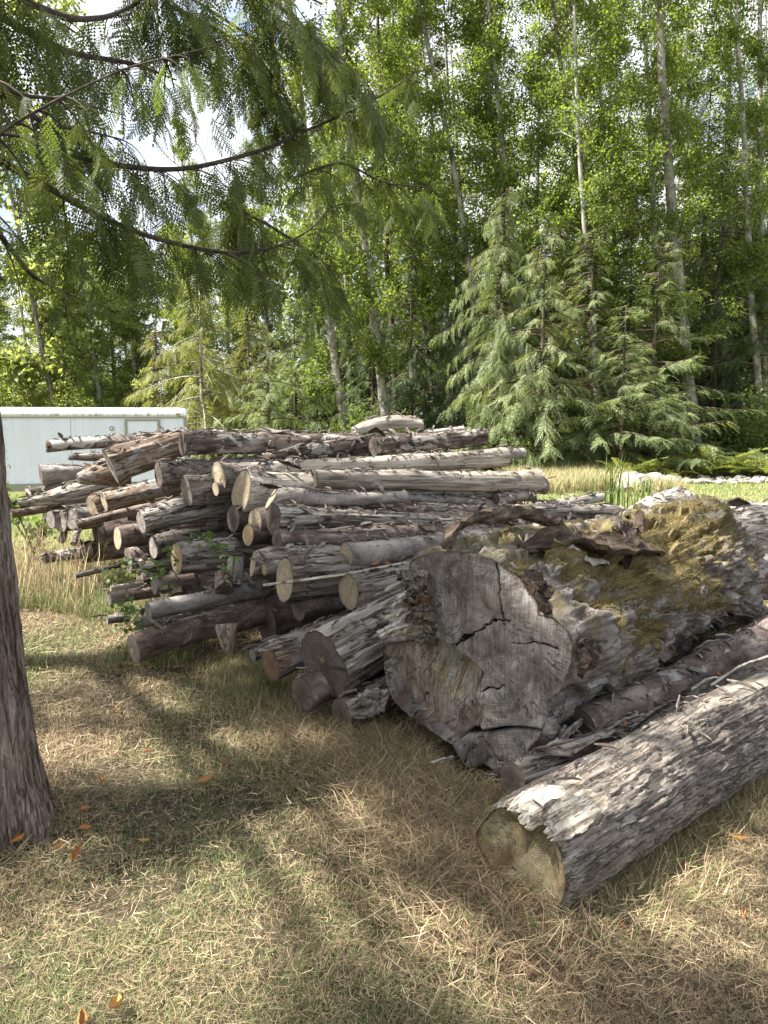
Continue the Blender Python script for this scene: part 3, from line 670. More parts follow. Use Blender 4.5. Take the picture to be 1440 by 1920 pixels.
    for q in crk:
        d3, _, t3 = pdist(Pf+nz[:, None]*2.2, q); w3 = (.0052 if q is crk[0] or q is crk[1] else .0034)*(1-.6*t3); dx += .035*np.exp(-(d3/w3)**2); crack = np.maximum(crack, np.exp(-(d3/w3)**2))
    rimd = np.repeat(k, nu)
    fz = fbm(np.stack([Pf[:, 0]*9, Pf[:, 1]*9, Pf[:, 0]*0], 1), 5)
    dx = (dx+fz*.010)*np.clip((1-rimd)*14, 0, 1)
    V = np.stack([dx, Pf[:, 0], Pf[:, 1]], 1); V = np.concatenate([V, [[dx[-1], 0, 0]]])
    pith = np.array(onface(890, 1130))
    j = np.arange(nu); Fs = [grid_faces(nu, nr), np.stack([(nr-1)*nu+j, (nr-1)*nu+(j+1) % nu, np.full(nu, nr*nu)], 1)]
    torn = np.where((side > 0) & (lowside <= 0), 1., 0.)*np.clip(d/.01, 0, 1)
    hh = np.where(side > 0, np.exp(-((Pf[:, 0]-hol[0])/.13)**2-((Pf[:, 1]-hol[1]+.06)/.22)**2), 0)
    att = {'rim': np.append(rimd, 0), 'torn': np.append(torn, 0), 'crack': np.append(crack, 0), 'pale': np.append(hh, 0)}
    n = NT('giant_sawn_face'); co = n.ocoord((0, 1, 1), False)
    def at(k): return n.n('ShaderNodeAttribute', attribute_name=k).outputs['Fac']
    w = n.n('ShaderNodeTexNoise'); n.l(co, w.inputs['Vector']); w.inputs['Scale'].default_value = 3.5; w.inputs['Detail'].default_value = 4
    dd = n.vmath('ADD', n.vmath('SUBTRACT', co, (0, float(pith[0]), float(pith[1]))), n.vmath('MULTIPLY', n.vmath('SUBTRACT', w.outputs['Color'], (.5, .5, .5)), (0, .16, .16)))
    r = n.vmath('LENGTH', dd)
    rings = n.math('ADD', n.math('MULTIPLY', n.math('SINE', n.math('MULTIPLY', r, 420.)), .4), n.math('MULTIPLY', n.math('SINE', n.math('MULTIPLY', r, 97.)), .6))
    bl = n.noise(co, 5.5, 9, .74, .6)
    col = n.ramp(bl, [(.34, (.12, .095, .077)), (.46, (.26, .217, .185)), (.55, (.40, .355, .315)), (.68, (.60, .55, .50))])
    tcol = n.ramp(n.noise(n.vmath('MULTIPLY', co, (1, 2.2, .7)), 7, 8, .7, .8), [(.35, (.15, .108, .078)), (.48, (.36, .28, .21)), (.62, (.58, .49, .40))])
    col = n.mix(at('torn'), col, tcol)
    pc = n.ramp(n.noise(n.vmath('MULTIPLY', co, (1, 3, .6)), 8, 7, .7, .8), [(.36, (.20, .12, .05)), (.47, (.48, .36, .20)), (.56, (.68, .64, .55))])
    col = n.mix(n.ramp(n.math('ADD', at('pale'), n.math('MULTIPLY', n.math('SUBTRACT', bl, .5), 1.2)), [(.35, 0.), (.55, .9)]), col, pc)
    col = n.mix(.35, col, n.ramp(rings, [(0, .55), (.6, 1.)]), 'MULTIPLY')
    nvv = n.vmath('NORMALIZE', dd); ck = n.n('ShaderNodeTexNoise'); n.l(n.vmath('ADD', nvv, n.vmath('MULTIPLY', dd, (.6, .6, .6))), ck.inputs['Vector']); ck.inputs['Scale'].default_value = 16; ck.inputs['Detail'].default_value = 4
    cm = n.math('LESS_THAN', n.math('ABSOLUTE', n.math('SUBTRACT', ck.outputs['Fac'], .5)), n.math('MULTIPLY', n.math('SUBTRACT', n.noise(co, 9, 3), .42), .10))
    col = n.mix(n.math('MULTIPLY', cm, .75), col, (.035, .026, .02))
    sv = n.n('ShaderNodeMapping'); n.l(co, sv.inputs[0]); sv.inputs['Rotation'].default_value = (R(12), 0, 0); sv.inputs['Scale'].default_value = (1, 45, 2.2)
    saw = n.noise(sv.outputs[0], 2.2, 6, .65); col = n.mix(.6, col, n.ramp(saw, [(.38, .45), (.58, 1.)]), 'MULTIPLY')
    col = n.mix(n.ramp(at('crack'), [(.25, 0.), (.6, 1.)]), col, (.012, .009, .007))  # darkens the cracks, plus the painted shade of the step
    col = n.mix(n.ramp(n.math('ADD', at('rim'), n.math('MULTIPLY', n.math('SUBTRACT', bl, .55), .22)), [(.965, 0.), (.99, 1.)]), col, (.075, .052, .038))
    fine = n.noise(co, 140, 6, .75); col = n.mix(.6, col, n.ramp(fine, [(.3, .45), (.7, 1.)]), 'MULTIPLY')
    n.bsdf(col, .93, n.math('SUBTRACT', n.math('ADD', n.math('ADD', fine, saw), n.math('MULTIPLY', rings, .25)), cm), .7, .008)
    obj('sawn_face', npmesh('sawn_face', V, Fs, True, att), n.m, body)
    # ---- moss over the upper side: displaced cushion + tufts
    q = np.stack([X*2.1, cc*1.8, ss*1.8], -1).reshape(-1, 3)
    an = np.angle(np.exp(1j*(A-2.05)))[None]
    mk = fbm(q*2.4+200, 6, .78).reshape(Rr.shape)*1.8+.56-np.abs(an)*.62-np.clip((.75-X)/.5, 0, 3)*.5-np.clip((X-2.55)/.3, 0, 3)*.5
    mk = np.clip(mk*1.7, 0, 1)
    keep = mk > .12
    hgt = (mk**.6)*.012+.006*fbm(np.stack([X*30, cc*14, ss*14], -1).reshape(-1, 3), 3).reshape(Rr.shape)
    Rm = Rr+np.where(keep, hgt, -.01)
    Sm = np.stack([X, cc*Rm, ss*Rm], -1).reshape(-1, 3)
    g = grid_faces(nu, nv); kk = keep.reshape(-1); g = g[kk[g].sum(1) >= 2]
    used = np.unique(g); mp = np.full(len(Sm), -1); mp[used] = np.arange(len(used))
    Vs = Sm[used]; mg = mp[g]
    # tufts
    idx = used[RS.choice(len(used), 120000)]
    base = Sm[idx]+RS.normal(size=(len(idx), 3))*.006
    nn = Sm[idx].copy(); nn[:, 0] = 0; nn /= np.linalg.norm(nn, axis=1)[:, None]; dirs = nn+RS.normal(size=nn.shape)*.7
    TV = np.array([[0, -.12, 0], [0, .12, 0], [1, 0, 0]]); TF = np.array([[0, 1, 2]])
    Mx = frames(dirs, rdir(len(idx)), RS.uniform(.005, .014, len(idx)))
    tv, tf, ii = scatter(TV, TF, Mx, base)
    VV, FF = join([(Vs, [mg]), (tv, [tf])])
    pat = fbm(VV*9+50, 3)*.5+.5
    rnd = np.clip(np.concatenate([np.full(len(Vs), .25), RS.rand(len(idx))[ii]*.7])+pat*.5-.1, 0, 1.3)
    obj('moss', npmesh('moss', VV, FF, False, {'rnd': rnd}), M['moss'], body)
    # ---- loose curled bark plates on top
    def plate(pix, wid, curl, mat='chip', th=.022, seed=0, side=(0, -.6, .8), nm='bark_plate', rag=.35):
        pts = [Wi @ P(*p) for p in pix]
        k = np.arange(len(pts)); t = np.linspace(0, len(pts)-1, 22)
        arr = np.array([tuple(p) for p in pts]); a2 = np.stack([np.interp(t, k, arr[:, c_]) for c_ in range(3)], 1)
        a2[1:-1] += RS.normal(size=a2[1:-1].shape)*.006
        sd = (Wi.to_3x3() @ Vector(side)); V, Fs = ribbon(a2, wid, th, tuple(sd), curl, 9, rag, seed)
        V = V+fbm(V*26+seed, 3)[:, None]*.012
        return obj(nm, npmesh(nm, V, Fs), M[mat], body)
    def splate(path, wid, curl, mat, th, seed, rag=.35):
        """bark plate lying on the log: path of (along, angle, lift)"""
        k = np.arange(len(path)); t = np.linspace(0, len(path)-1, 24); pa = np.array(path, float)
        xs, an_, li = (np.interp(t, k, pa[:, q]) for q in range(3)); pts = []
        for x_, a_, l_ in zip(xs, an_, li):
            i_ = int(np.argmin(np.abs(X[:, 0]-x_))); j_ = int(np.argmin(np.abs(np.angle(np.exp(1j*(A-a_)))))); r_ = Rr[i_, j_]+l_
            pts.append([x_, math.cos(a_)*r_, math.sin(a_)*r_])
        pts = np.array(pts); pts[2:-2] = (pts[:-4]+pts[1:-3]+pts[2:-2]+pts[3:-1]+pts[4:])/5
        am = an_[len(an_)//2]; sd = (.15, -math.sin(am), math.cos(am))
        V, Fs = ribbon(pts, wid, th, sd, curl, 11, rag, seed); V = V+fbm(V*22+seed, 3)[:, None]*.014+np.stack([fbm(V*60+seed+7*k_, 3) for k_ in range(3)], 1)*.012
        return obj('bark_plate', npmesh('bark_plate', V, Fs), M[mat], body)
    splate([(1.7,1.5,.04),(1.4,1.62,.11),(1.1,1.78,.10),(.85,1.95,.03)], [.05,.15,.16,.04], -1.3, 'mossplate', .022, 1)
    splate([(1.70,1.60,.02),(1.4,1.75,.05),(1.1,2.05,.04),(.9,2.3,.02)], [.05,.12,.13,.04], 1.1, 'darkplate', .02, 7)
    splate([(.12,1.0,.02),(.35,1.1,.08),(.6,1.25,.09),(.95,1.4,.04)], [.05,.15,.13,.06], -1.1, 'mossplate', .02, 2)
    splate([(.30,1.55,.01),(.5,1.75,.05),(.75,1.95,.06),(1.0,2.2,.05),(1.25,2.35,.02)], [.04,.15,.2,.15,.04], -.6, 'mossplate', .024, 3)
    splate([(.42,1.75,.01),(.6,1.95,.03),(.8,2.15,.03)], [.03,.09,.03], .5, 'pale', .012, 9)
    splate([(2.0,1.3,.02),(1.8,1.5,.07),(1.6,1.8,.02)], [.04,.12,.05], -1.0, 'mossplate', .02, 6)
    for k_, pl_ in enumerate(([(985,1092),(1003,1112),(1016,1135),(1022,1160)], [(975,1082),(992,1094),(1008,1110)], [(1082,1205),(1092,1235),(1084,1268)])):
        yz = [onface(*p) for p in pl_]; t = np.linspace(0, len(yz)-1, 16); ya = np.array(yz)
        pts = np.stack([.035+.02*np.sin(t*3), np.interp(t, np.arange(len(yz)), ya[:, 0]), np.interp(t, np.arange(len(yz)), ya[:, 1])], 1)
        V, Fs = ribbon(pts, [.03, .09, .10, .04], .03, (1, 0, .15), .6, 7, .6, k_+50); V = V+np.stack([fbm(V*40+7*q_, 3) for q_ in range(3)], 1)*.02
        obj('charred_bark', npmesh('charred_bark', V, Fs), M['darkplate'], body)
    # ---- torn splinters on the left edge
    for k_, (x1, y1, Y1, x2, y2, Y2, w_) in enumerate([(712,1192,3.42,800,1168,3.6,.06),(722,1180,3.44,800,1140,3.62,.05),(735,1190,3.4,790,1180,3.5,.04),(708,1185,3.45,770,1172,3.55,.03),
            (722,1107,3.5,790,1078,3.65,.035),(735,1140,3.48,785,1108,3.62,.07),(720,1160,3.46,780,1138,3.6,.045),(745,1122,3.47,785,1098,3.6,.03)]):
        p1, p2 = Wi @ P(x1, y1, Y1), Wi @ P(x2, y2, Y2)
        pts = [p1.lerp(p2, q/9)+Vector(RS.normal(size=3)*.004) for q in range(10)]
        V, Fs = ribbon(pts, [w_*.15, w_*.8, w_, w_], .018, tuple(Wi.to_3x3() @ Vector((.2, -.4, 1))), .2, 6, .6, k_)
        obj('splinter', npmesh('splinter', V, Fs), M['pale'], body)
    # crumbly rotten wood between the splinters and the face
    rq = []
    for q_ in range(420):
        px = RS.normal(785, 11)+0; py = RS.uniform(1075, 1195); px += (py-1130)*.18
        b = Wi @ P(px, py, RS.uniform(3.50, 3.66)); sz = RS.uniform(.008, .026)
        v = np.array([[-1,-.5,-.5],[1,-.4,-.6],[1,.5,-.4],[-1,.5,-.5],[-.8,-.5,.5],[1,-.5,.6],[.8,.5,.5],[-1,.5,.5]])+RS.normal(size=(8,3))*.25
        f = np.array([[0,3,2,1],[4,5,6,7],[0,1,5,4],[1,2,6,5],[2,3,7,6],[3,0,4,7]])
        Mm = frames(rdir(1), rdir(1), [sz])[0]; rq.append((v@Mm.T+np.array(tuple(b)), [f]))
    V, Fs = join(rq); obj('rotten_wood', npmesh('rotten_wood', V, Fs), M['brown'], body)
    return body, S, Wm
M['mossplate'] = bark('mossy_bark_plate', (.035, .025, .018), (.10, .072, .052), (.24, .20, .16), (.20, .17, .07), .56, 7, .6, 18, 0, bump=1., bd=.012)
M['darkplate'] = bark('charred_bark', (.018, .013, .011), (.05, .035, .028), (.11, .08, .06), None, st=.4, gscale=20, bump=1., bd=.01)
GL, GS, GW = giant()
LG('weathered pale root flare rising behind the moss of the giant log', 1120,1010,5.3, 1285,948, 12,34,'pale','dark',Y2=5.9,mid=[22,34],q=2,jag2=.18,name='root_stump',cat='stump',group='logs lying at the right',seed=61)
# ------------------------------------------------------------------ foreground log with its bark torn back at the cut
def frontlog():
    C = P(975, 1608, 2.44); C2 = P(1440, 1338, 3.78); C2 = C+(C2-C)*1.5
    Wm = logframe(C, C2); Wi = Wm.inverted(); L = (C2-C).length; ax = (C2-C).normalized(); eye = Vector((0, 0, CAMH))
    def onface(px, py):
        q = P(px, py, 3); d = q-eye; t = (C-eye).dot(ax)/d.dot(ax); w = Wi @ (eye+d*t); return (w.y, w.z)
    OUT = [(908,1545),(928,1524),(960,1513),(1000,1520),(1030,1550),(1048,1585),(1056,1620),(1058,1665),(1048,1700),(1022,1712),(992,1698),(955,1660),(925,1625),(900,1592),(893,1566)]
    uv = np.array([onface(*p) for p in OUT]); ang = np.arctan2(uv[:, 1], uv[:, 0]); rr = np.hypot(uv[:, 0], uv[:, 1]); o = np.argsort(ang); ang = ang[o]; rr = rr[o]
    nu, nv = 300, 420
    A = np.linspace(-math.pi, math.pi, nu, endpoint=False)
    r0 = np.interp(A, np.concatenate([ang[-1:]-2*math.pi, ang, ang[:1]+2*math.pi]), np.concatenate([rr[-1:], rr, rr[:1]]))
    r0 = np.real(np.fft.ifft(np.fft.fft(r0)*np.exp(-(np.abs(np.fft.fftfreq(nu)*nu)/22)**2)))
    sm = np.real(np.fft.ifft(np.fft.fft(r0)*np.exp(-(np.abs(np.fft.fftfreq(nu)*nu)/3)**2)))
    X = np.repeat((np.linspace(0, 1, nv)*L)[:, None], nu, 1); t = X/L
    c, s = np.cos(A), np.sin(A); cc, ss = np.repeat(c[None], nv, 0), np.repeat(s[None], nv, 0)
    w = np.clip(X/.35, 0, 1); Rr = r0[None]*(1-w)+(sm*.5+.085)[None]*w; Rr += .012*t+.006*w
    def fb(sx, sc, off, o=4, ridge=False): return fbm(np.stack([X*sx, cc*sc, ss*sc], -1).reshape(-1, 3)+off, o, .58, ridge).reshape(Rr.shape)
    Rr += .012*fb(1.5, 1, 3, 3)
    bare_n = fb(3.2, 1.6, 77, 5)
    up = np.exp(-(np.angle(np.exp(1j*(A-1.85)))[None]/.7)**2)
    b1 = (up*1.3*np.clip(1-(X-.02)/.36, 0, 1)+bare_n*.9) > .62
    b2 = (np.exp(-(np.angle(np.exp(1j*(A-1.45)))[None]/.42)**2)*np.exp(-((X-1.75)/.6)**2)+bare_n*.5) > .58
    b3 = (np.exp(-(np.angle(np.exp(1j*(A-2.45)))[None]/.16)**2-((X-.62)/.11)**2)+bare_n*.3) > .6
    bare = (b1 | b2 | b3).astype(float)
    k3 = np.ones((5, 5))/25.
    pad = np.pad(bare, 2, 'edge'); bs = sum(pad[i:i+nv, j:j+nu] for i in range(5) for j in range(5))/25.
    fur = fb(2.2, 15, 5, 5, True)
    Rr += (1-bs)*(.012+.011*fur+.005*np.tanh(fb(9, 11, 9, 4)*10))*np.clip(X/.03, .3, 1) + bs*.003*fb(1.2, 16, 15, 3, True)
    for x0, a0, sx, sa, h in [(.55, 2.2, .06, .25, .022), (.72, 1.9, .05, .18, .02), (1.2, 2.4, .05, .2, .02), (1.35, 1.6, .06, .2, .018), (2.2, 2.4, .08, .3, .02)]:
        Rr += h*np.exp(-((X-x0)/sx)**2-(np.angle(np.exp(1j*(A-a0)))[None]/sa)**2)
    X2 = X.copy()
    # the torn bare wood sticks out as ragged teeth over the cut
    Aup = np.exp(-(np.angle(np.exp(1j*(A-1.55)))[None]/.5)**2)
    tooth = (fbm(np.stack([c*14, s*14, c*0], 1)+4, 4, .7)*.05+.02)[None]*Aup*np.clip(1-X/.10, 0, 1)
    X2 -= tooth*.9
    S = np.stack([X2, cc*Rr, ss*Rr], -1)
    me = npmesh('foreground_log', S.reshape(-1, 3), [grid_faces(nu, nv)], True, {'bare': bs.reshape(-1)})
    n = NT('foreground_bark'); co = n.n('ShaderNodeTexCoord').outputs['Object']
    g = n.noise(n.vmath('MULTIPLY', co, (.15, 1, 1)), 66, 9, .68, .5); big = n.noise(co, 4, 6, .6)
    f = n.math('ADD', n.math('MULTIPLY', g, .65), n.math('MULTIPLY', big, .35))
    col = n.ramp(f, [(.36, (.07, .055, .042)), (.47, (.19, .157, .128)), (.56, (.31, .268, .225)), (.67, (.46, .42, .37))])
    dn = n.n('ShaderNodeTexNoise'); n.l(co, dn.inputs['Vector']); dn.inputs['Scale'].default_value = 12; dn.inputs['Detail'].default_value = 5
    cv = n.vmath('ADD', n.vmath('MULTIPLY', co, (.13, 1, 1)), n.vmath('MULTIPLY', n.vmath('SUBTRACT', dn.outputs['Color'], (.5, .5, .5)), (.02, .02, .02)))
    v = n.math('ABSOLUTE', n.math('SUBTRACT', n.noise(cv, 24, 4, .6), .5)); cm = n.math('SUBTRACT', 1., n.math('MINIMUM', 1., n.math('DIVIDE', v, .03)))
    col = n.mix(n.math('MULTIPLY', cm, .6), col, (.06, .047, .037))
    grain = n.noise(n.vmath('MULTIPLY', co, (.05, 1, 1)), 60, 8, .65)
    wood = n.ramp(grain, [(.38, (.17, .13, .09)), (.5, (.36, .31, .245)), (.62, (.56, .52, .46))])
    wood = n.mix(n.ramp(n.noise(co, 6, 5), [(.5, 0.), (.7, .6)]), wood, (.36, .31, .18))
    ba = n.n('ShaderNodeAttribute', attribute_name='bare').outputs['Fac']
    ba = n.ramp(n.math('ADD', ba, n.math('MULTIPLY', n.math('SUBTRACT', g, .5), .5)), [(.45, 0.), (.52, 1.)])
    col = n.mix(ba, col, wood)
    fine = n.noise(co, 150, 6, .7); col = n.mix(.6, col, n.ramp(fine, [(.3, .5), (.7, 1.)]), 'MULTIPLY')
    h = n.math('ADD', n.math('SUBTRACT', g, n.math('MULTIPLY', n.math('MULTIPLY', cm, n.math('SUBTRACT', 1., ba)), 1.)), n.math('ADD', n.math('MULTIPLY', fine, .4), n.math('MULTIPLY', n.math('MULTIPLY', grain, ba), .5)))
    n.bsdf(col, .92, h, 1., .009)
    body = obj('foreground_log', me, n.m); body.matrix_world = Wm
    meta(body, 'furrowed grey log nearest the camera, bark torn off above its yellowish end', 'log', 'logs lying at the right')
    # face
    nr = 110; k = np.linspace(1, 0, nr+1)[:-1]; ring = S[0]
    cen = np.array([0, 0, 0.])
    V = (ring[None]*k[:, None, None]).reshape(-1, 3); rimd = np.repeat(k, nu)
    fz = fbm(V*9, 4)*.012*np.clip((1-rimd)*10, 0, 1); V[:, 0] += fz+.035*np.clip((1-rimd)*3, 0, 1)*(V[:, 2] > -9)
    notch = np.array(onface(1012, 1575)); V[:, 0] += .05*np.exp(-((V[:, 1]-notch[0])/.025)**2-((V[:, 2]-notch[1])/.09)**2)*np.clip((1-rimd)*10, 0, 1)
    V = np.concatenate([V, [[V[-1, 0], 0, 0]]]); j = np.arange(nu)
    Fs = [grid_faces(nu, nr), np.stack([(nr-1)*nu+j, (nr-1)*nu+(j+1) % nu, np.full(nu, nr*nu)], 1)]
    n = NT('foreground_sawn'); co = n.ocoord((0, 1, 1), False)
    w_ = n.n('ShaderNodeTexNoise'); n.l(co, w_.inputs['Vector']); w_.inputs['Scale'].default_value = 8; w_.inputs['Detail'].default_value = 3
    pf = onface(1000, 1640)
    d = n.vmath('ADD', n.vmath('SUBTRACT', co, (0, pf[0], pf[1])), n.vmath('MULTIPLY', n.vmath('SUBTRACT', w_.outputs['Color'], (.5, .5, .5)), (0, .08, .08)))
    r = n.vmath('LENGTH', d); rings = n.math('ADD', n.math('MULTIPLY', n.math('SINE', n.math('MULTIPLY', r, 950.)), .6), n.math('MULTIPLY', n.math('SINE', n.math('MULTIPLY', r, 190.)), .4))
    bl = n.noise(co, 14, 7, .68)
    col = n.ramp(bl, [(.3, (.13, .10, .05)), (.48, (.30, .25, .14)), (.68, (.42, .37, .23))])
    col = n.mix(n.ramp(n.noise(n.vmath('ADD', co, (3, 3, 3)), 9, 5), [(.5, 0.), (.62, .8)]), col, (.13, .085, .04))
    col = n.mix(.13, col, n.ramp(rings, [(0, .5), (.6, 1.)]), 'MULTIPLY')
    cx_ = n.n('ShaderNodeTexNoise'); n.l(n.vmath('ADD', n.vmath('NORMALIZE', d), n.vmath('MULTIPLY', d, (1.5, 1.5, 1.5))), cx_.inputs['Vector']); cx_.inputs['Scale'].default_value = 11; cx_.inputs['Detail'].default_value = 4
    cm = n.math('LESS_THAN', n.math('ABSOLUTE', n.math('SUBTRACT', cx_.outputs['Fac'], .5)), n.math('MULTIPLY', n.math('SUBTRACT', n.noise(co, 16, 3), .40), .09)); col = n.mix(n.math('MULTIPLY', cm, .8), col, (.04, .03, .018))
    col = n.mix(n.ramp(n.math('ADD', n.n('ShaderNodeAttribute', attribute_name='rim').outputs['Fac'], n.math('MULTIPLY', n.math('SUBTRACT', bl, .5), .2)), [(.95, 0.), (.985, 1.)]), col, (.07, .052, .036))
    fine = n.noise(co, 170, 5, .7); col = n.mix(.5, col, n.ramp(fine, [(.3, .5), (.7, 1.)]), 'MULTIPLY')
    n.bsdf(col, .9, n.math('ADD', n.math('ADD', n.math('MULTIPLY', rings, .25), n.math('MULTIPLY', bl, 2.)), fine), .7, .006)
    obj('sawn_face', npmesh('sawn_face', V, Fs, True, {'rim': np.append(rimd, 0)}), n.m, body)
    # torn grey splinter standing at the right of the bare patch, and a snapped twig stub
    def piece(pix, wid, mat, nm, th=.01, curl=.6, seed=0, side=(0, -.3, 1)):
        pts = [Wi @ P(*p) for p in pix]; kk = np.arange(len(pts)); tt = np.linspace(0, len(pts)-1, 14)
        ar = np.array([tuple(p) for p in pts]); a2 = np.stack([np.interp(tt, kk, ar[:, q]) for q in range(3)], 1)
        V, F_ = ribbon(a2, wid, th, tuple(Wi.to_3x3() @ Vector(side)), curl, 6, .5, seed); obj(nm, npmesh(nm, V, F_), M[mat], body)
    piece([(1052,1618,2.36),(1075,1580,2.42),(1100,1530,2.58)], [.01,.035,.03,.008], 'silver', 'torn_bark', .008, 1.0, 2)
    for k_, (a_, x0_, x1_, w_) in enumerate([(1.50,-.03,.14,.08),(1.80,-.075,.2,.13),(2.25,-.045,.24,.11)]):
        pt = []
        for x_ in np.linspace(x0_, x1_, 12):
            i_ = int(np.argmin(np.abs(X[:, 0]-max(0, x_)))); j_ = int(np.argmin(np.abs(np.angle(np.exp(1j*(A-a_)))))); r_ = Rr[i_, j_]+.003+.010*RS.rand()*(x_ > .05)
            r_ -= max(0, -x_)*.35; pt.append([x_, math.cos(a_)*r_, math.sin(a_)*r_])
        V, F_ = ribbon(np.array(pt), [w_*.7, w_, w_*1.1, w_*.9, w_*.5], .010, (0, -math.sin(a_), math.cos(a_)), -.3, 13, .3, k_+30)
        ed = np.clip((x0_+.09-V[:, 0])/.09, 0, 1); V[:, 0] += ed*(.035+.075*fbm(np.stack([V[:, 1]*55, V[:, 2]*55, V[:, 0]*0+k_], 1), 4, .75)); V += fbm(V*[20, 90, 90]+k_, 3)[:, None]*.003
        obj('torn_wood', npmesh('torn_wood', V, F_), M['silver' if k_ == 3 else 'pale'], body)
    piece([(1195,1520,2.85),(1205,1500,2.86),(1215,1488,2.9)], [.004,.02,.02,.006], 'pale', 'broken_twig_stub', .008, .6, 5)
    piece([(1218,1512,2.83),(1212,1498,2.85),(1206,1490,2.9)], [.004,.012,.01,.004], 'silver', 'broken_twig_stub', .006, .6, 6)
    return body, S, Wm
FL, FS, FW = frontlog()

def loose(name, label, pix, wid, mat, th=.012, curl=.5, seed=0, side=(0, -.4, 1), rag=.4, cat='bark', group=None):
    pts = [P(*p) for p in pix]; kk = np.arange(len(pts)); tt = np.linspace(0, len(pts)-1, 18)
    ar = np.array([tuple(p) for p in pts]); a2 = np.stack([np.interp(tt, kk, ar[:, q]) for q in range(3)], 1)
    b = a2[0].copy(); V, F_ = ribbon(a2-b, wid, th, side, curl, 7, rag, seed); V += fbm(V*30+seed, 3)[:, None]*.006
    return meta(obj(name, npmesh(name, V, F_), M[mat], None, tuple(b)), label, cat, group)
GB = 'loose bark strips lying on the logs'
loose('bark_strip', 'wide bent strip of grey bark draped down the front of the middle logs', [(812,948,5.2),(825,955,5.1),(838,975,5.0),(855,1002,4.95)], [.07,.12,.11,.10], 'silver', .014, .5, 1, (1, .1, .1), group=GB)
loose('bark_strip', 'thin dark hooked strip of bark left of the wide bent strip', [(784,968,5.1),(786,985,5.0),(798,995,5.0),(815,998,5.0)], [.01,.025,.025,.008], 'darkplate', .008, .4, 2, group=GB)
loose('bark_strip', 'long grey splintered slab slanting down to the right behind the mossy bark plates', [(942,945,5.4),(970,960,5.2),(1000,975,5.1),(1025,988,5.0)], [.02,.09,.10,.04], 'silver', .03, .5, 3, group=GB)
loose('bark_strip', 'dark torn slab of bark left of the long grey slab', [(900,952,5.4),(930,968,5.2),(962,985,5.1)], [.03,.10,.05], 'darkplate', .02, .9, 4, group=GB)
loose('bark_strip', 'curled black flake on the pale butt where it meets the half-round end', [(487,908,5.6),(505,910,5.55),(528,917,5.6)], [.02,.05,.02], 'darkplate', .01, 1., 5, group=GB)
loose('bark_strip', 'dark twig-like strip leaning on the pale log above the broad butt', [(520,862,6.0),(540,868,5.95),(565,878,5.9)], [.01,.04,.015], 'darkplate', .012, .8, 6, group=GB)
loose('bark_strip', 'dark arched flake at the foot of the pale bowed log', [(690,810,6.9),(705,803,6.9),(722,815,6.9)], [.02,.06,.02], 'darkplate', .01, 1., 7, group=GB)
loose('bark_strip', 'dark bark piece lying on the massive log at the right edge', [(1355,944,6.1),(1380,939,6.1),(1404,945,6.1)], [.03,.08,.03], 'darkplate', .02, .7, 8, group=GB)
loose('bark_strip', 'flat grey slab leaning in the gap beneath the big cracked log', [(655,1330,3.7),(690,1318,3.72),(722,1312,3.8)], [.10,.16,.12], 'silver', .03, .2, 9, group=GB)
loose('splinter', 'pale splinter stuck out of the grass under the giant log', [(806,1430,3.25),(830,1425,3.28),(850,1420,3.32)], [.004,.025,.012], 'pale', .008, .3, 10, cat='splinter')
for k, (x1, y1, Y1, x2, y2, Y2, w, lab) in enumerate([
    (1045,1440,3.1,1110,1375,3.35,.03,'thin grey splinter standing in the gap between the giant log and foreground log'),
    (1040,1400,3.2,1090,1350,3.4,.05,'broad torn bark strip just under the smooth dark log end'),
    (1025,1430,3.15,1060,1360,3.3,.035,'dark leaning sliver of bark under the lower corner of the sawn face'),
    (1120,1385,3.35,1210,1345,3.6,.12,'grey curled bark slab beside the smooth dark log'),
    (1180,1370,3.4,1280,1310,3.8,.10,'pale ragged bark slab halfway along the gap'),
    (1290,1300,3.8,1350,1275,4.0,.10,'brownish flake of bark near the white broken wood'),
    (1330,1290,3.9,1440,1235,4.2,.13,'white broken piece of wood in the gap at the right edge'),
    (1070,1420,3.1,1150,1390,3.3,.13,'flat grey bark slab behind the upper edge of the foreground log')]):
    loose('bark_sheet', lab, [(x1, y1, Y1), ((x1+x2)/2, (y1+y2)/2-4, (Y1+Y2)/2), (x2, y2, Y2)], [w*.4, w, w*.9, w*.4], 'pale' if 'white' in lab else ('silver' if k % 2 == 0 else 'chip'), .014, .5, 20+k, group='bark slabs in the gap between the logs')

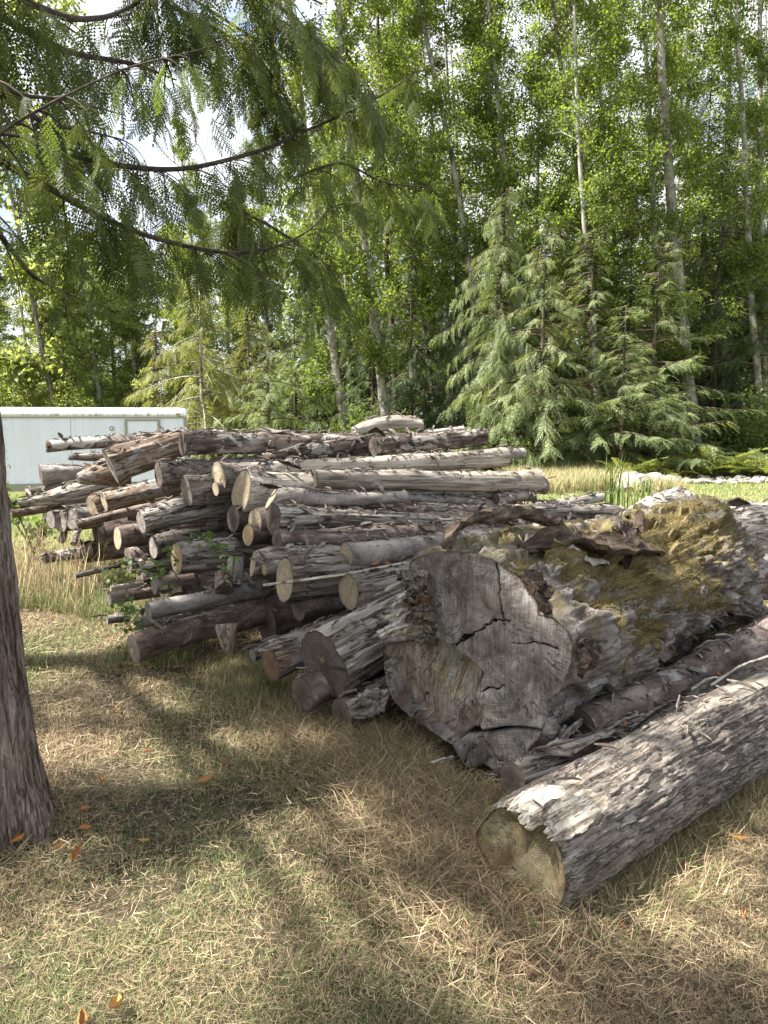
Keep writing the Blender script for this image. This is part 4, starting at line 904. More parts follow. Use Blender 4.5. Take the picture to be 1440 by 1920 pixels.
# litter of bark crumbs and sticks lying on the logs
def litter():
    parts_V = []; nrm = []
    TV, TF = ribbon([(0, 0, 0), (.35, 0, .05), (.7, 0, .03), (1, 0, .05)], [.15, .5, .4, .1], .05, (0, 1, 0), .8, 4, .3, 1); TF = TF[0]
    for o, S, nu, nv, rm in LOGS:
        if o.type != 'MESH': continue
        W = np.array(o.matrix_world)
        pts = S.reshape(-1, 3)@W[:3, :3].T+W[:3, 3]
        Sn = S-S.mean(1, keepdims=True); nn = Sn.reshape(-1, 3)@W[:3, :3].T; nn /= np.linalg.norm(nn, axis=1)[:, None]+1e-9
        ok = np.where(nn[:, 2] > .72)[0]
        if len(ok) == 0: continue
        L = o.dimensions.x; m = int(60*min(3., S[-1, 0, 0]-S[0, 0, 0]))
        i = RS.choice(ok, m); parts_V.append(pts[i]+nn[i]*.004); nrm.append(nn[i])
    for S, W in ((FS, FW),):
        W = np.array(W); pts = S.reshape(-1, 3)@W[:3, :3].T+W[:3, 3]; nn = S.copy(); nn[..., 0] = 0; nn = nn.reshape(-1, 3)@W[:3, :3].T; nn /= np.linalg.norm(nn, axis=1)[:, None]
        ok = np.where(nn[:, 2] > .8)[0]; i = RS.choice(ok, 90); parts_V.append(pts[i]+nn[i]*.004); nrm.append(nn[i])
    # floor of the gap between the two big logs
    for _ in range(700):
        t = RS.rand(); q = P(960+t*500+RS.normal()*25, 1455-t*215+RS.normal()*12, 3.05+t*1.5); q.z = max(.02, q.z); parts_V.append(np.array([tuple(q)])); nrm.append(np.array([[0, 0, 1.]]))
    T = np.concatenate(parts_V); N = np.concatenate(nrm)
    X = rdir(len(T)); X -= (X*N).sum(1)[:, None]*N*.85
    sz = RS.gamma(2.2, .022, len(T)).clip(.012, .14)
    Mx = frames(X, N, sz); Mx[:, :, 1] *= RS.uniform(.12, .9, len(T))[:, None]
    V, Fo, _ = scatter(TV, TF, Mx, T)
    o = obj('bark_litter', npmesh('bark_litter', V, [Fo]), M['chip'])
    meta(o, 'crumbs of dark bark and bits of stick littering the tops of the logs', 'bark litter', kind='stuff')
litter()

# ------------------------------------------------------------------ near cedar trunk at the left
SPK = dict(near=M['cedarnear'])
def near_trunk():
    root = empty('cedar_tree', (P(-12, 1525, 3.0).x, 3.0, 0), 'stringy-barked cedar close at the left edge, its boughs hanging across the top left', 'tree')
    pts = [P(-36, 1545, 2.98), P(-44, 1440, 3.0), P(-62, 1240, 3.02), P(-80, 1000, 3.06), P(-100, 770, 3.1), P(-120, 400, 3.2), P(-170, 0, 3.3)]
    pts[0].z = -.05; top = pts[-1]+Vector((-.3, .2, 6)); pts.append(top)
    rad = [.245, .215, .19, .18, .172, .16, .15, .07]
    nv, nu = 420, 220
    ar = np.array([tuple(p) for p in pts]); z = np.linspace(ar[0, 2], ar[-1, 2], nv)**1.0
    z = ar[0, 2]+(ar[-1, 2]-ar[0, 2])*np.linspace(0, 1, nv)**1.7
    cx = np.interp(z, ar[:, 2], ar[:, 0]); cy = np.interp(z, ar[:, 2], ar[:, 1]); r = np.interp(z, ar[:, 2], rad)
    A = np.linspace(0, 2*math.pi, nu, endpoint=False); c, s = np.cos(A)[None], np.sin(A)[None]; Z = z[:, None]+0*c
    tw = A[None]+Z*.12
    q = np.stack([Z*.55, np.cos(tw)*3.2, np.sin(tw)*3.2], -1).reshape(-1, 3)
    q2 = np.stack([Z*1.2, np.cos(tw)*12, np.sin(tw)*12], -1).reshape(-1, 3)
    Rr = r[:, None]*(1+.07*fbm(q, 3).reshape(Z.shape)+.11*fbm(q2+9, 4, .6, True).reshape(Z.shape))
    flare = np.exp(-Z/.35)
    Rr += flare*.055*(.5+.5*np.cos(5*A+.6))[None]
    rib = np.exp(-(np.angle(np.exp(1j*(A+.35)))/.22)**2)[None]; Rr += rib*.045*np.clip(1.15-Z/1.0, 0, 1)
    V = np.stack([cx[:, None]+c*Rr, cy[:, None]+s*Rr, Z], -1).reshape(-1, 3)-np.array(root.location)
    obj('trunk', npmesh('trunk', V, [grid_faces(nu, nv)], True), M['cedarbark'], root)
    # loose fibres peeling off the bark
    ps = []
    for k in range(150):
        i = int(nv*RS.uniform(.02, .62)); j = int(nu*RS.uniform(.55, 1.0)) % nu; ln = RS.randint(10, 40)
        ii = np.clip(np.arange(i, i+ln), 0, nv-1); b = V[ii*nu+j]; cn = np.stack([cx[ii], cy[ii], z[ii]], 1)-np.array(root.location); nn = b-cn; nn /= np.linalg.norm(nn, axis=1)[:, None]
        tt = np.linspace(-1, 1, ln); b = b+nn*(.004+.016*RS.rand()*tt**2)[:, None]
        ps.append(ribbon(b, [.002, .012*RS.uniform(.4, 1.2), .002], .0015, np.cross(nn[0], [0, 0, 1]), .3, 3, .4, k))
    V2, F2 = join(ps); obj('bark_fibres', npmesh('bark_fibres', V2, F2), M['cedarbark'], root)
    return root
CED = near_trunk()
# ------------------------------------------------------------------ foliage templates
def frond_detail(n=11, sub=7, seed=0, droop=.25, spread=.36):
    """flat cedar spray along +X, unit length: side twigs with tiny scale leaves; triangles"""
    rs = np.random.RandomState(seed); V = []; T = []
    def tri(a, b, c): i = len(V); V.extend([a, b, c]); T.append((i, i+1, i+2))
    def pos(t): return np.array([t*(1-.08*t), .04*math.sin(t*3+seed), -droop*t*t])
    for i in range(n-1):
        a, b = pos(i/(n-1)), pos((i+1)/(n-1)); w = .010*(1-i/n)+.003
        tri(a+[0, -w, 0], b+[0, 0, 0], a+[0, w, 0])
    for i in range(1, 2*n):
        t = i/(2*n); p0 = pos(t); sd = 1 if i % 2 else -1
        L = spread*(1-t)**.7*rs.uniform(.75, 1.1)*(min(1, t*5))**.5+.03; ang = R(rs.uniform(38, 58))
        d = np.array([math.cos(ang), sd*math.sin(ang), -.12-rs.rand()*.15]); d /= np.linalg.norm(d); s = np.array([-d[1], d[0], 0]); s /= np.linalg.norm(s)
        m = max(2, int(sub*L/spread)+1)
        for k in range(m):
            f = k/m; q = p0+d*L*f+np.array([0, 0, -.25*L*f*f]); w = .040*(1-.5*f); q2 = q+d*L/m*1.15
            tri(q-s*.013, q2, q+s*.013)
            for e in (1, -1):
                e0 = q; e1 = q+(d*.75+s*e*.8)*w*1.3; tri(e0-d*.012, e1, e0+d*.028)
    return np.array(V), np.array(T)
def frond_simple(n=9, seed=0, droop=.35, spread=.34, w=.05):
    rs = np.random.RandomState(seed); V = []; T = []
    def pos(t): return np.array([t, 0, -droop*t*t])
    for i in range(2*n):
        t = (i+.5)/(2*n); p0 = pos(t); sd = 1 if i % 2 else -1; L = spread*(1-t*.8)*rs.uniform(.7, 1.2); ang = R(rs.uniform(35, 60))
        d = np.array([math.cos(ang), sd*math.sin(ang), -.15-rs.rand()*.35]); s = np.array([-d[1], d[0], 0]); s /= np.linalg.norm(s)
        k = len(V); V += [p0, p0+d*L*.5+s*w*.5, p0+d*L, p0+d*L*.5-s*w*.5]; T += [(k, k+1, k+2), (k, k+2, k+3)]
    return np.array(V), np.array(T)
FD = [frond_detail(seed=k, droop=.2+.12*k) for k in range(4)]
FSI = [frond_simple(seed=k, droop=.25+.1*k) for k in range(3)]
LEAF = (np.array([[0, 0, 0], [.5, .32, .06], [1, 0, 0], [.5, -.32, .06]]), np.array([[0, 1, 2, 3]]))
def foliage(name, tmpl, T, X, Z, s, mat, parent=None, rnd=None):
    Vs = []; Fs = []; Rn = []; off = 0; pick = RS.randint(len(tmpl), size=len(T))
    rnd = RS.rand(len(T)) if rnd is None else rnd
    for k, (TV, TF) in enumerate(tmpl):
        m = pick == k
        if not m.any(): continue
        V, Fo, ii = scatter(TV, TF, frames(X[m], Z[m], np.asarray(s)[m]), T[m]); Vs.append(V); Fs.append(Fo+off); off += len(V); Rn.append(rnd[m][ii])
    me = npmesh(name, np.concatenate(Vs), [np.concatenate(Fs)], False, {'rnd': np.concatenate(Rn)})
    me.materials.append(mat); return me if parent is None else obj(name, me, None, parent)

# ------------------------------------------------------------------ boughs of the near cedar
def bough(pix, r, n_side, slen, dens=1., start=.0, mat='near', parent=CED, hang=.55, seed=0, fr=(.22, .42)):
    rs = np.random.RandomState(seed); off = Vector(parent.location)
    pts = [P(*p)-off for p in pix]; V, Fs = tube(pts, [k*1.25 for k in r], 8, 40)
    pts_a = np.array([tuple(p) for p in pts]); t = np.linspace(0, len(pts)-1, 60); k = np.arange(len(pts))
    cl = np.stack([np.interp(t, k, pts_a[:, c]) for c in range(3)], 1)
    for _ in range(6): cl[1:-1] = (cl[:-2]+2*cl[1:-1]+cl[2:])/4
    o = obj('bough', npmesh('bough', *join([(V, Fs)]), True), M['twigbark'], parent)
    tw = []; T = []; X = []; Z = []; S = []
    for i in range(int(n_side*(.5 if seed in (1, 2, 3, 6) else (.8 if seed in (7, 8) else .62) if seed in (7, 8) else .62))):
        u = start+(1-start)*rs.rand(); p = cl[int(u*59)]; d = cl[min(59, int(u*59)+1)]-cl[max(0, int(u*59)-1)]; d /= np.linalg.norm(d)+1e-9
        side = np.cross(d, [0, 0, 1.]); side /= np.linalg.norm(side)+1e-9; sg = 1 if rs.rand() > .5 else -1
        L = slen*rs.uniform(.4, 1.2)*(1-.45*u)
        dd = d*rs.uniform(.2, .9)+side*sg*rs.uniform(.1, 1)+np.array([0, 0, -rs.uniform(.0, .5)]); dd /= np.linalg.norm(dd)
        nn = 7; ts = np.linspace(0, 1, nn); q = p+dd*L*ts[:, None]*(1-.25*ts[:, None]); q[:, 2] -= hang*L*ts**2
        tw.append(tube([Vector(x) for x in q], np.linspace(.0045, .0012, nn), 4, None, False))
        m = max(2, int(L/.085*dens))
        for j in range(m):
            f = (j+.6)/m; a = q[min(nn-1, int(f*(nn-1)))]; b = q[min(nn-1, int(f*(nn-1))+1)]; e = (b-a) if np.linalg.norm(b-a) > 1e-6 else dd
            e = e/np.linalg.norm(e); sd = np.cross(e, [0, 0, 1.]); sd /= np.linalg.norm(sd)+1e-9; g = 1 if j % 2 else -1
            x = e*rs.uniform(.3, 1)+sd*g*rs.uniform(.3, .9)+np.array([0, 0, -rs.uniform(.15, 1.1)*hang*1.6])
            T.append(a+(b-a)*rs.rand()); X.append(x); z = np.array([rs.normal()*.5, rs.normal()*.5, 1.]); Z.append(z); S.append(rs.uniform(*fr)*(1-.35*f))
    tv, tf = join(tw); obj('twigs', npmesh('twigs', tv, tf, True), M['twigbark'], o)
    foliage('foliage', FD, np.array(T), np.array(X), np.array(Z), S, M['cedar'+mat], o)
    return o
bough([(-140,-20,3.3),(0,30,3.7),(70,70,4.0),(140,103,4.3),(250,118,4.8),(330,150,5.2)], [.020,.016,.014,.012,.010,.004], 34, .62, seed=1)
bough([(-60,-70,3.4),(40,0,3.8),(130,37,4.2),(200,34,4.6),(260,5,5.0),(330,-60,5.4)], [.018,.014,.013,.011,.008,.004], 40, .6, seed=2)
bough([(-90,90,3.2),(0,168,3.5),(45,208,3.7),(90,235,3.9),(150,242,4.2),(230,262,4.6)], [.020,.016,.014,.010,.007,.003], 34, .5, seed=3)
bough([(-130,230,3.2),(0,302,3.6),(100,357,3.9),(160,392,4.1),(250,436,4.5),(350,463,4.9),(440,478,5.3),(520,465,5.7),(590,430,6.0),(632,372,6.3)], [.020,.017,.014,.013,.012,.011,.009,.007,.005,.003], 70, .62, start=.25, seed=4, hang=.35)
bough([(120,290,4.0),(180,303,4.3),(270,318,4.6),(350,318,4.9),(420,302,5.2),(500,280,5.6),(550,255,5.9),(620,225,6.2),(700,190,6.6),(790,130,7.0)], [.008,.013,.012,.0115,.011,.010,.009,.008,.006,.003], 60, .62, start=.05, seed=5)
bough([(-80,330,2.6),(0,440,2.8),(60,520,3.0),(150,560,3.2)], [.010,.008,.006,.002], 12, .36, seed=6, fr=(.14,.26), hang=.3)
bough([(250,-80,4.8),(330,20,5.2),(420,60,5.6),(500,120,5.9),(560,230,6.2)], [.018,.014,.010,.007,.003], 60, .75, seed=7)
bough([(400,-120,5.0),(480,-20,5.4),(560,40,5.8),(640,120,6.2),(700,240,6.6)], [.018,.014,.010,.007,.003], 50, .8, seed=8)
bough([(420,380,5.6),(500,420,5.9),(580,470,6.2),(640,520,6.5)], [.010,.008,.006,.003], 44, .75, seed=9, hang=.8)
bough([(560,330,6.0),(640,300,6.3),(720,345,6.6),(800,350,6.9),(832,372,7.1)], [.009,.008,.006,.005,.003], 32, .55, seed=10)
# light green tip bough and its neighbours close to the lens
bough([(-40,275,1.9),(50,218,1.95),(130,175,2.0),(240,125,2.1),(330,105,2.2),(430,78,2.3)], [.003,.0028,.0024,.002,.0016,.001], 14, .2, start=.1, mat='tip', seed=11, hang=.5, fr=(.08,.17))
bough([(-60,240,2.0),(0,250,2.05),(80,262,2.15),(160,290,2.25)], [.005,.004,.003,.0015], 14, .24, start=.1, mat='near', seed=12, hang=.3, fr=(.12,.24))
bough([(-60,130,2.1),(40,180,2.2),(120,185,2.3),(230,215,2.45)], [.006,.005,.003,.0015], 14, .3, mat='near', seed=13, hang=.4, fr=(.12,.24))

# ------------------------------------------------------------------ alders
def alder_crown(seed, H=20., h0=3.5, nb=70, leaves=26000, rad=2.6, lsize=(.075, .13), mat='alderleaf'):
    """a bare-stemmed tree's crown in metres round a vertical axis: limbs and leaves"""
    rs = np.random.RandomState(seed); tw = []; ends = []
    for i in range(nb):
        u = (i+rs.rand())/nb; h = h0+(H-h0)*u; L = rad*rs.uniform(.4, 1.15)*(1-.65*u**1.6)*(.55+.45*min(1, u*4)); az = rs.uniform(0, 6.283); up = rs.uniform(.35, 1.0)
        d = np.array([math.cos(az), math.sin(az), up]); n = 7; t = np.linspace(0, 1, n)
        q = np.array([0, 0, h])+d*L*t[:, None]; q[:, 2] -= .25*L*t**2; q += rs.normal(size=q.shape)*.05*L*t[:, None]
        tw.append(tube([Vector(x) for x in q], np.linspace(.028*(1-.5*u), .006, n), 4, None, False))
        m = rs.randint(5, 11)
        for j in range(m):
            f = rs.uniform(.25, 1); a = q[int(f*(n-1))]; e = a+rs.normal(size=3)*np.array([.45, .45, .35])*L*.5
            tw.append(tube([Vector(a), Vector((a+e)/2+rs.normal(size=3)*.05), Vector(e)], [.008, .006, .003], 3, None, False)); ends.append((a, e, L))
    per = leaves//len(ends); T = []
    for a, e, L in ends:
        k = max(4, int(per*rs.uniform(.3, 1.7))); f = rs.rand(k)[:, None]; T.append(a+(e-a)*(f*1.1)+rs.normal(size=(k, 3))*.13)
    T = np.concatenate(T); n = len(T)
    X = rdir(n, rs); X[:, 2] -= .35; Z = rdir(n, rs); Z[:, 2] += .9
    me = foliage('crown', [LEAF], T, X, Z, rs.uniform(*lsize, n), M[mat])
    bv, bf = join(tw); bm = npmesh('limbs', bv, bf, True); bm.materials.append(M['aldertrunk'])
    return me, bm
ALD = [alder_crown(100+k, H=21, h0=(3.0, 4.5, 2.2, 5.5)[k], nb=(62, 55, 70, 50)[k], leaves=21000, rad=(2.7, 2.4, 2.9, 2.5)[k]) for k in range(4)]
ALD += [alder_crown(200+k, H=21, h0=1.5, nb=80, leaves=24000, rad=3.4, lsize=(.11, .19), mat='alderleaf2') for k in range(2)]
def alder(label, pix, Y, wpx, crown=0, group='alders along the forest edge', mat='aldertrunk', cat='tree', H=21., leaf=None, name='alder_tree', ivy=False, crs=1.):
    """pix: seen centre line of the trunk from the top down"""
    pts = [P(x, y, Y) for x, y in pix]; b = pts[-1]
    d = (pts[-1]-pts[-2]); base = b+d*((b.z)/max(.01, -d.z)) if b.z > 0.02 else b
    base.z = 0; pts = pts+[base] if b.z > .3 else pts[:-1]+[base]
    pts = pts[::-1]
    dtop = (pts[-1]-pts[-2]).normalized()
    if pts[-1].z < H: pts.append(pts[-1]+dtop*((H-pts[-1].z)/max(.3, dtop.z)))
    r0 = wpx*Y/F/2
    root = empty(name, base, label, cat, group)
    zs = [p.z for p in pts]; rad = [r0*1.25*(1-.75*(z/max(H, zs[-1]))) for z in zs]; rad[0] *= 1.2
    V, Fs = tube([p-base for p in pts], rad, 10, 60)
    V = V+ (fbm(V*2.3+Y, 3)[:, None]*r0*.35)*np.array([1, 1, 0])
    obj('trunk', npmesh('trunk', V, Fs, True), M[mat], root)
    ch = (pts[-1]-pts[0]).normalized(); q = Vector((0, 0, 1)).rotation_difference(ch)
    rz = Quaternion((0, 0, 1), random.uniform(0, 6.28))
    lm, bm = ALD[crown]
    for me, nm in ((lm, 'crown'), (bm, 'limbs')):
        c = obj(nm, me, None, root); c.rotation_mode = 'QUATERNION'; c.rotation_quaternion = q @ rz; s = H/21.; c.scale = (s*crs, s*crs, s)
    return root
A_ = alder
A_('thickest pale-barked alder at the right, leaning left, mottled with white lichen', [(1234,0),(1245,200),(1262,420),(1283,640),(1303,835)], 26, 20, 0)
A_('slim alder with a reddish-spotted pale stem, second from the right edge', [(1381,40),(1395,250),(1407,540),(1420,700),(1428,800)], 27, 12, 1)
A_('alder standing right at the right edge of the picture', [(1424,0),(1426,300),(1429,540),(1432,790)], 28, 13, 2)
A_('thin bright white alder stem at the centre right', [(1077,40),(1081,200),(1096,440),(1112,560),(1118,745)], 25, 8.5, 3)
A_('grey alder leaning left that meets the thin bright white stem halfway up', [(1038,20),(1058,170),(1085,320),(1104,480),(1112,640)], 27, 11, 0)
A_('pale alder with an orange mossy streak, right one of a close pair', [(917,20),(935,200),(955,400),(968,520),(978,700)], 27, 12, 1)
A_('dull grey alder, left one of the close pair right of the centre', [(906,60),(920,200),(938,400),(948,560),(955,700)], 28, 10, 2)
A_('dark straight-leaning alder between the middle cedars and the close pair', [(828,200),(850,300),(870,440),(888,570),(900,740)], 27, 12, 3)
A_('thin alder stem dusted with green between the bright white stem and the thickest alder', [(1113,40),(1128,200),(1136,450),(1142,640)], 30, 8, 1)
A_('dark forked alder just left of the thickest alder', [(1212,110),(1222,300),(1228,500),(1236,720)], 30, 12, 2)
A_('dark thin alder behind the green-dusted stem', [(1144,180),(1150,380),(1156,600)], 33, 9, 0)
A_('pale alder standing just behind the top of the log pile', [(565,190),(577,290),(602,480),(622,640),(648,812)], 26, 14, 2)
A_('tall grey alder rising through the middle of the picture, left of the dark cedars', [(634,0),(643,175),(665,350),(685,470),(706,640),(722,780)], 26, 15, 0)
A_('ivy-dark alder stem right of the tall grey middle alder', [(712,120),(722,310),(724,470),(735,640)], 29, 10, 3, mat='darktrunk')
A_('faint alder stem in the leaves right of the ivy-dark stem', [(752,260),(762,400),(780,520)], 33, 8, 1)
A_('faint thin alder stem left of the dark straight-leaning alder', [(812,240),(824,330),(834,450),(840,600)], 34, 7, 0)
A_('brown-grey stem behind the drooping yellow-green cedar', [(372,560),(382,640),(397,806)], 31, 10, 3, H=13)
A_('white slender birch-like stem above the trailer at the left', [(60,560),(78,650),(102,760)], 38, 7, 4, H=44)
A_('pale double stem above the middle of the trailer roof', [(165,600),(176,660),(186,740)], 38, 8, 5, H=11)
A_('thin leaning stem above the trailer door', [(238,430),(246,560),(262,700)], 40, 6, 4, H=12)
A_('grey stem at the far left behind the near trunk', [(-20,540),(-5,640),(20,760)], 38, 8, 5, H=11)

# trees that fill the wood behind, standing one behind another
fill = [(-22,42,11.5,4),(-18,45,12,5),(-14.5,42,11,4),(-11.5,44,12,5),(-20,39,10.5,5),(-9.5,40,12,4),(-16,49,13,4),(-25,46,12.5,5),(-19.5,51,13.5,4),(-12.8,49,13.5,5),(-22,49,13,4),(-9,47,14,4),(-16.2,40,10,5),(-17.3,42.5,11,4),(-12.5,39.5,10.5,4),(-24.5,41,11,4),(-7,39,13,5),
        (-5.5,38,16,0),(-2.8,36,18,1),(-.5,39,20,2),(2.2,37,21,3),(4.5,39,21,0),(7.2,37,21,1),(9.5,40,21,2),(12.2,36,21,3),(15,38,21,0),(17.5,35,21,1),(-7.5,44,14,2),(20,38,21,2),(3.2,32,20,1),(8.3,31.5,20,0),(13.5,31,20,2),(-1.4,31.5,18,3),(-28,44,12,4),(23,36,21,0)]
for k, (x, y, H, c) in enumerate(fill):
    b = Vector((x, y, 0)); lean = random.uniform(-.08, 0)
    root = empty('alder_tree', b, 'alder deep in the wood, only leaves and bits of stem showing behind the front row', 'tree', 'alders deep in the wood')
    pts = [Vector((0, 0, 0)), Vector((lean*H*.4, 0, H*.5)), Vector((lean*H, 0, H))]
    V, Fs = tube(pts, [.13, .09, .02], 8, 24); obj('trunk', npmesh('trunk', V, Fs, True), M['aldertrunk'], root)
    for me, nm in zip(ALD[c], ('crown', 'limbs')):
        o = obj(nm, me, None, root); s = H/21.; w = max(s, .75)*1.1; o.scale = (w, w, s); o.rotation_euler = (0, lean, random.uniform(0, 6.28))

# ------------------------------------------------------------------ conifers
def conifer(label, x, y, H, W, mat='leaf', droop=.35, h0=.6, nb=80, dens=1., fr=(.45, .8), name='cedar_tree', group='young cedars at the forest edge', trunk='darktrunk', lean=0, seed=0, bare=False, tmpl=None, tier=False, flat=.35):
    rs = np.random.RandomState(seed+500); b = Vector((x, y, 0)); root = empty(name, b, label, 'tree', group)
    ax = [Vector((lean*H*t*t, 0, H*t)) for t in (0, .25, .5, .75, 1)]
    V, Fs = tube(ax, [H*.011+.02, H*.009+.015, H*.006+.01, .03, .008], 8, 30); obj('trunk', npmesh('trunk', V, Fs, True), M[trunk], root)
    tw = []; T = []; X = []; Z = []; S = []
    for i in range(nb):
        u = (i+rs.rand())/nb; h = h0+(H-h0)*u**1.1; az = rs.uniform(0, 6.283); L = W*(.12+.88*(1-u)**.8)*(rs.uniform(.3, 1.35)*(.75+.5*math.sin(az*2+seed)**2))+.12
        d = np.array([math.cos(az), math.sin(az), rs.uniform(-.05, .35)]); n = 9; t = np.linspace(0, 1, n)
        q = np.array([lean*h*h/H, 0, h])+d*L*t[:, None]; q[:, 2] -= droop*L*t**1.7; q[-2:, 2] += .06*L*np.array([.5, 1])
        tw.append(tube([Vector(v) for v in q], np.linspace(.018+.006*L, .004, n), 4, None, False))
        m = max(5, int(L*13*dens))
        for j in range(m):
            f = rs.uniform(.12, 1)**.8; k = min(n-2, int(f*(n-1))); a = q[k]+(q[k+1]-q[k])*rs.rand(); e = q[k+1]-q[k]; e /= np.linalg.norm(e)
            sd = np.array([-e[1], e[0], 0]); sd /= np.linalg.norm(sd)+1e-9; g = 1 if rs.rand() > .5 else -1
            T.append(a); X.append(e*rs.uniform(.3, 1.)+sd*g*rs.uniform(.2, 1)+np.array([0, 0, -rs.uniform(.0, 2.2)*droop])); Z.append(np.array([rs.normal()*flat, rs.normal()*flat, 1])); S.append(rs.uniform(*fr)*(.55+.45*(1-u))*(1-.3*f))
    tv, tf = join(tw); obj('branches', npmesh('branches', tv, tf, True), M['darktrunk' if not bare else 'aldertrunk'], root)
    foliage('foliage', tmpl or FSI, np.array(T), np.array(X), np.array(Z), S, M['cedar'+mat], root)
    return root
def gx(px, Y): return (px-720)/F*Y
CO = conifer
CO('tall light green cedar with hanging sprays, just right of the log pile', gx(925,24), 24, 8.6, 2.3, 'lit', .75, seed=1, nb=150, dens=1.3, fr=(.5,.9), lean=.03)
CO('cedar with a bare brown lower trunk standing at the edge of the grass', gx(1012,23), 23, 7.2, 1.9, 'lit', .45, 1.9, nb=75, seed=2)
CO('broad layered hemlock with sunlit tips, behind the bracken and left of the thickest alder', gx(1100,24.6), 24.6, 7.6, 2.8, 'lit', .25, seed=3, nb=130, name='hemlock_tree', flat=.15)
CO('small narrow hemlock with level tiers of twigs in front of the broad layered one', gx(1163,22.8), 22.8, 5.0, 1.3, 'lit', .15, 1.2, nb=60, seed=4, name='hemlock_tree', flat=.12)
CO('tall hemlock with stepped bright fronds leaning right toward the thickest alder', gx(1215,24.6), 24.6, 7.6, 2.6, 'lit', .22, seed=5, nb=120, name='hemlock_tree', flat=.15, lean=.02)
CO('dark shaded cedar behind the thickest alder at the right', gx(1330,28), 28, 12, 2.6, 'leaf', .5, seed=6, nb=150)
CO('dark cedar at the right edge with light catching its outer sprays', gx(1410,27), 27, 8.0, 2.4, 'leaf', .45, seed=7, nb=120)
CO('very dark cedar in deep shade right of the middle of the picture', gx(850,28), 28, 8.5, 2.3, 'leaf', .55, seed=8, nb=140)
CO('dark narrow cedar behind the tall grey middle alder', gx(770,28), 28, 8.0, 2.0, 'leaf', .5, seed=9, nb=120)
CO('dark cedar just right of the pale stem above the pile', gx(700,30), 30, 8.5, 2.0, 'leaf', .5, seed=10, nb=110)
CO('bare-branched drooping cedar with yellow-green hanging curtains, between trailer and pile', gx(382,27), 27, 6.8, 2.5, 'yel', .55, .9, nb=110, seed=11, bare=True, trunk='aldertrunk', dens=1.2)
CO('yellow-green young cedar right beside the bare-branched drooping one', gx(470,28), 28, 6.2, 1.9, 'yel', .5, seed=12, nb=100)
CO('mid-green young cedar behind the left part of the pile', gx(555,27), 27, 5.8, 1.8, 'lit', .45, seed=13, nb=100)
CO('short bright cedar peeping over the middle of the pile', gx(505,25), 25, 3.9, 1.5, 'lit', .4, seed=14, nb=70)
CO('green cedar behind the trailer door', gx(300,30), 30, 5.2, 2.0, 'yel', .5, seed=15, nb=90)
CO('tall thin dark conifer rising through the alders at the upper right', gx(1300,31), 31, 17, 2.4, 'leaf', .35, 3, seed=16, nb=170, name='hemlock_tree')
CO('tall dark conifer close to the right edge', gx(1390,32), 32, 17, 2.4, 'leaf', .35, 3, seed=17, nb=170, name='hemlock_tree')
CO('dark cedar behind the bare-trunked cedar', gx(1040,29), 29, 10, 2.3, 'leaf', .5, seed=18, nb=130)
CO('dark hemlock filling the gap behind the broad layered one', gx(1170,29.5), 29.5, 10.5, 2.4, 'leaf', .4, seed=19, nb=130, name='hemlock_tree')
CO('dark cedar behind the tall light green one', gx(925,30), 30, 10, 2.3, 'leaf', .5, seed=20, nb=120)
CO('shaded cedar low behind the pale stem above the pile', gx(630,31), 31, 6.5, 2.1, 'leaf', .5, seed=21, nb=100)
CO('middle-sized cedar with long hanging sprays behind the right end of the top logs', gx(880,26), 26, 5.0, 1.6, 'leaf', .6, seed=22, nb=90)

# ------------------------------------------------------------------ undergrowth (nobody could count it)
def leafmass(name, label, boxes, n, size, mat, seed):
    rs = np.random.RandomState(seed); T = []
    tot = sum((b[1]-b[0])*(b[3]-b[2]) for b in boxes)
    for x0, x1, y0, y1, h in boxes:
        k = int(n*(x1-x0)*(y1-y0)/tot); x = rs.uniform(x0, x1, k); y = rs.uniform(y0, y1, k)
        hh = h*(.55+.6*fbm(np.stack([x*.8, y*.8, x*0], 1)+seed, 3)).clip(.1, 1.6)
        z = hh*rs.rand(k)**.6; T.append(np.stack([x, y, z], 1))
    T = np.concatenate(T); T = T[(fbm(T*1.6+seed, 3) > -.12)]
    X = rdir(len(T), rs); X[:, 2] -= .2; Z = rdir(len(T), rs); Z[:, 2] += 1
    me = foliage(name, [LEAF], T, X, Z, rs.uniform(*size, len(T)), M[mat]); o = obj(name, me); meta(o, label, 'undergrowth', kind='stuff'); return o
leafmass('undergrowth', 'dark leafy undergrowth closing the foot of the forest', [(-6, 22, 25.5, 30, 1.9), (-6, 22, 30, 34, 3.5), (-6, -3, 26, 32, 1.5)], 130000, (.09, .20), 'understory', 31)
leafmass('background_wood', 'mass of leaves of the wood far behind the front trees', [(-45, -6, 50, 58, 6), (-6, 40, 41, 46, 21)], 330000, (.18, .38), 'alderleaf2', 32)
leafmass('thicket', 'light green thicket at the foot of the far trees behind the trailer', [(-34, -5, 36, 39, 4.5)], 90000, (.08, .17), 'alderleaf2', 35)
leafmass('dark_wood_interior', 'dark leaf mass inside the wood behind the cedars', [(-4, 26, 35, 41, 7.5)], 110000, (.16, .34), 'cedarleaf', 33)

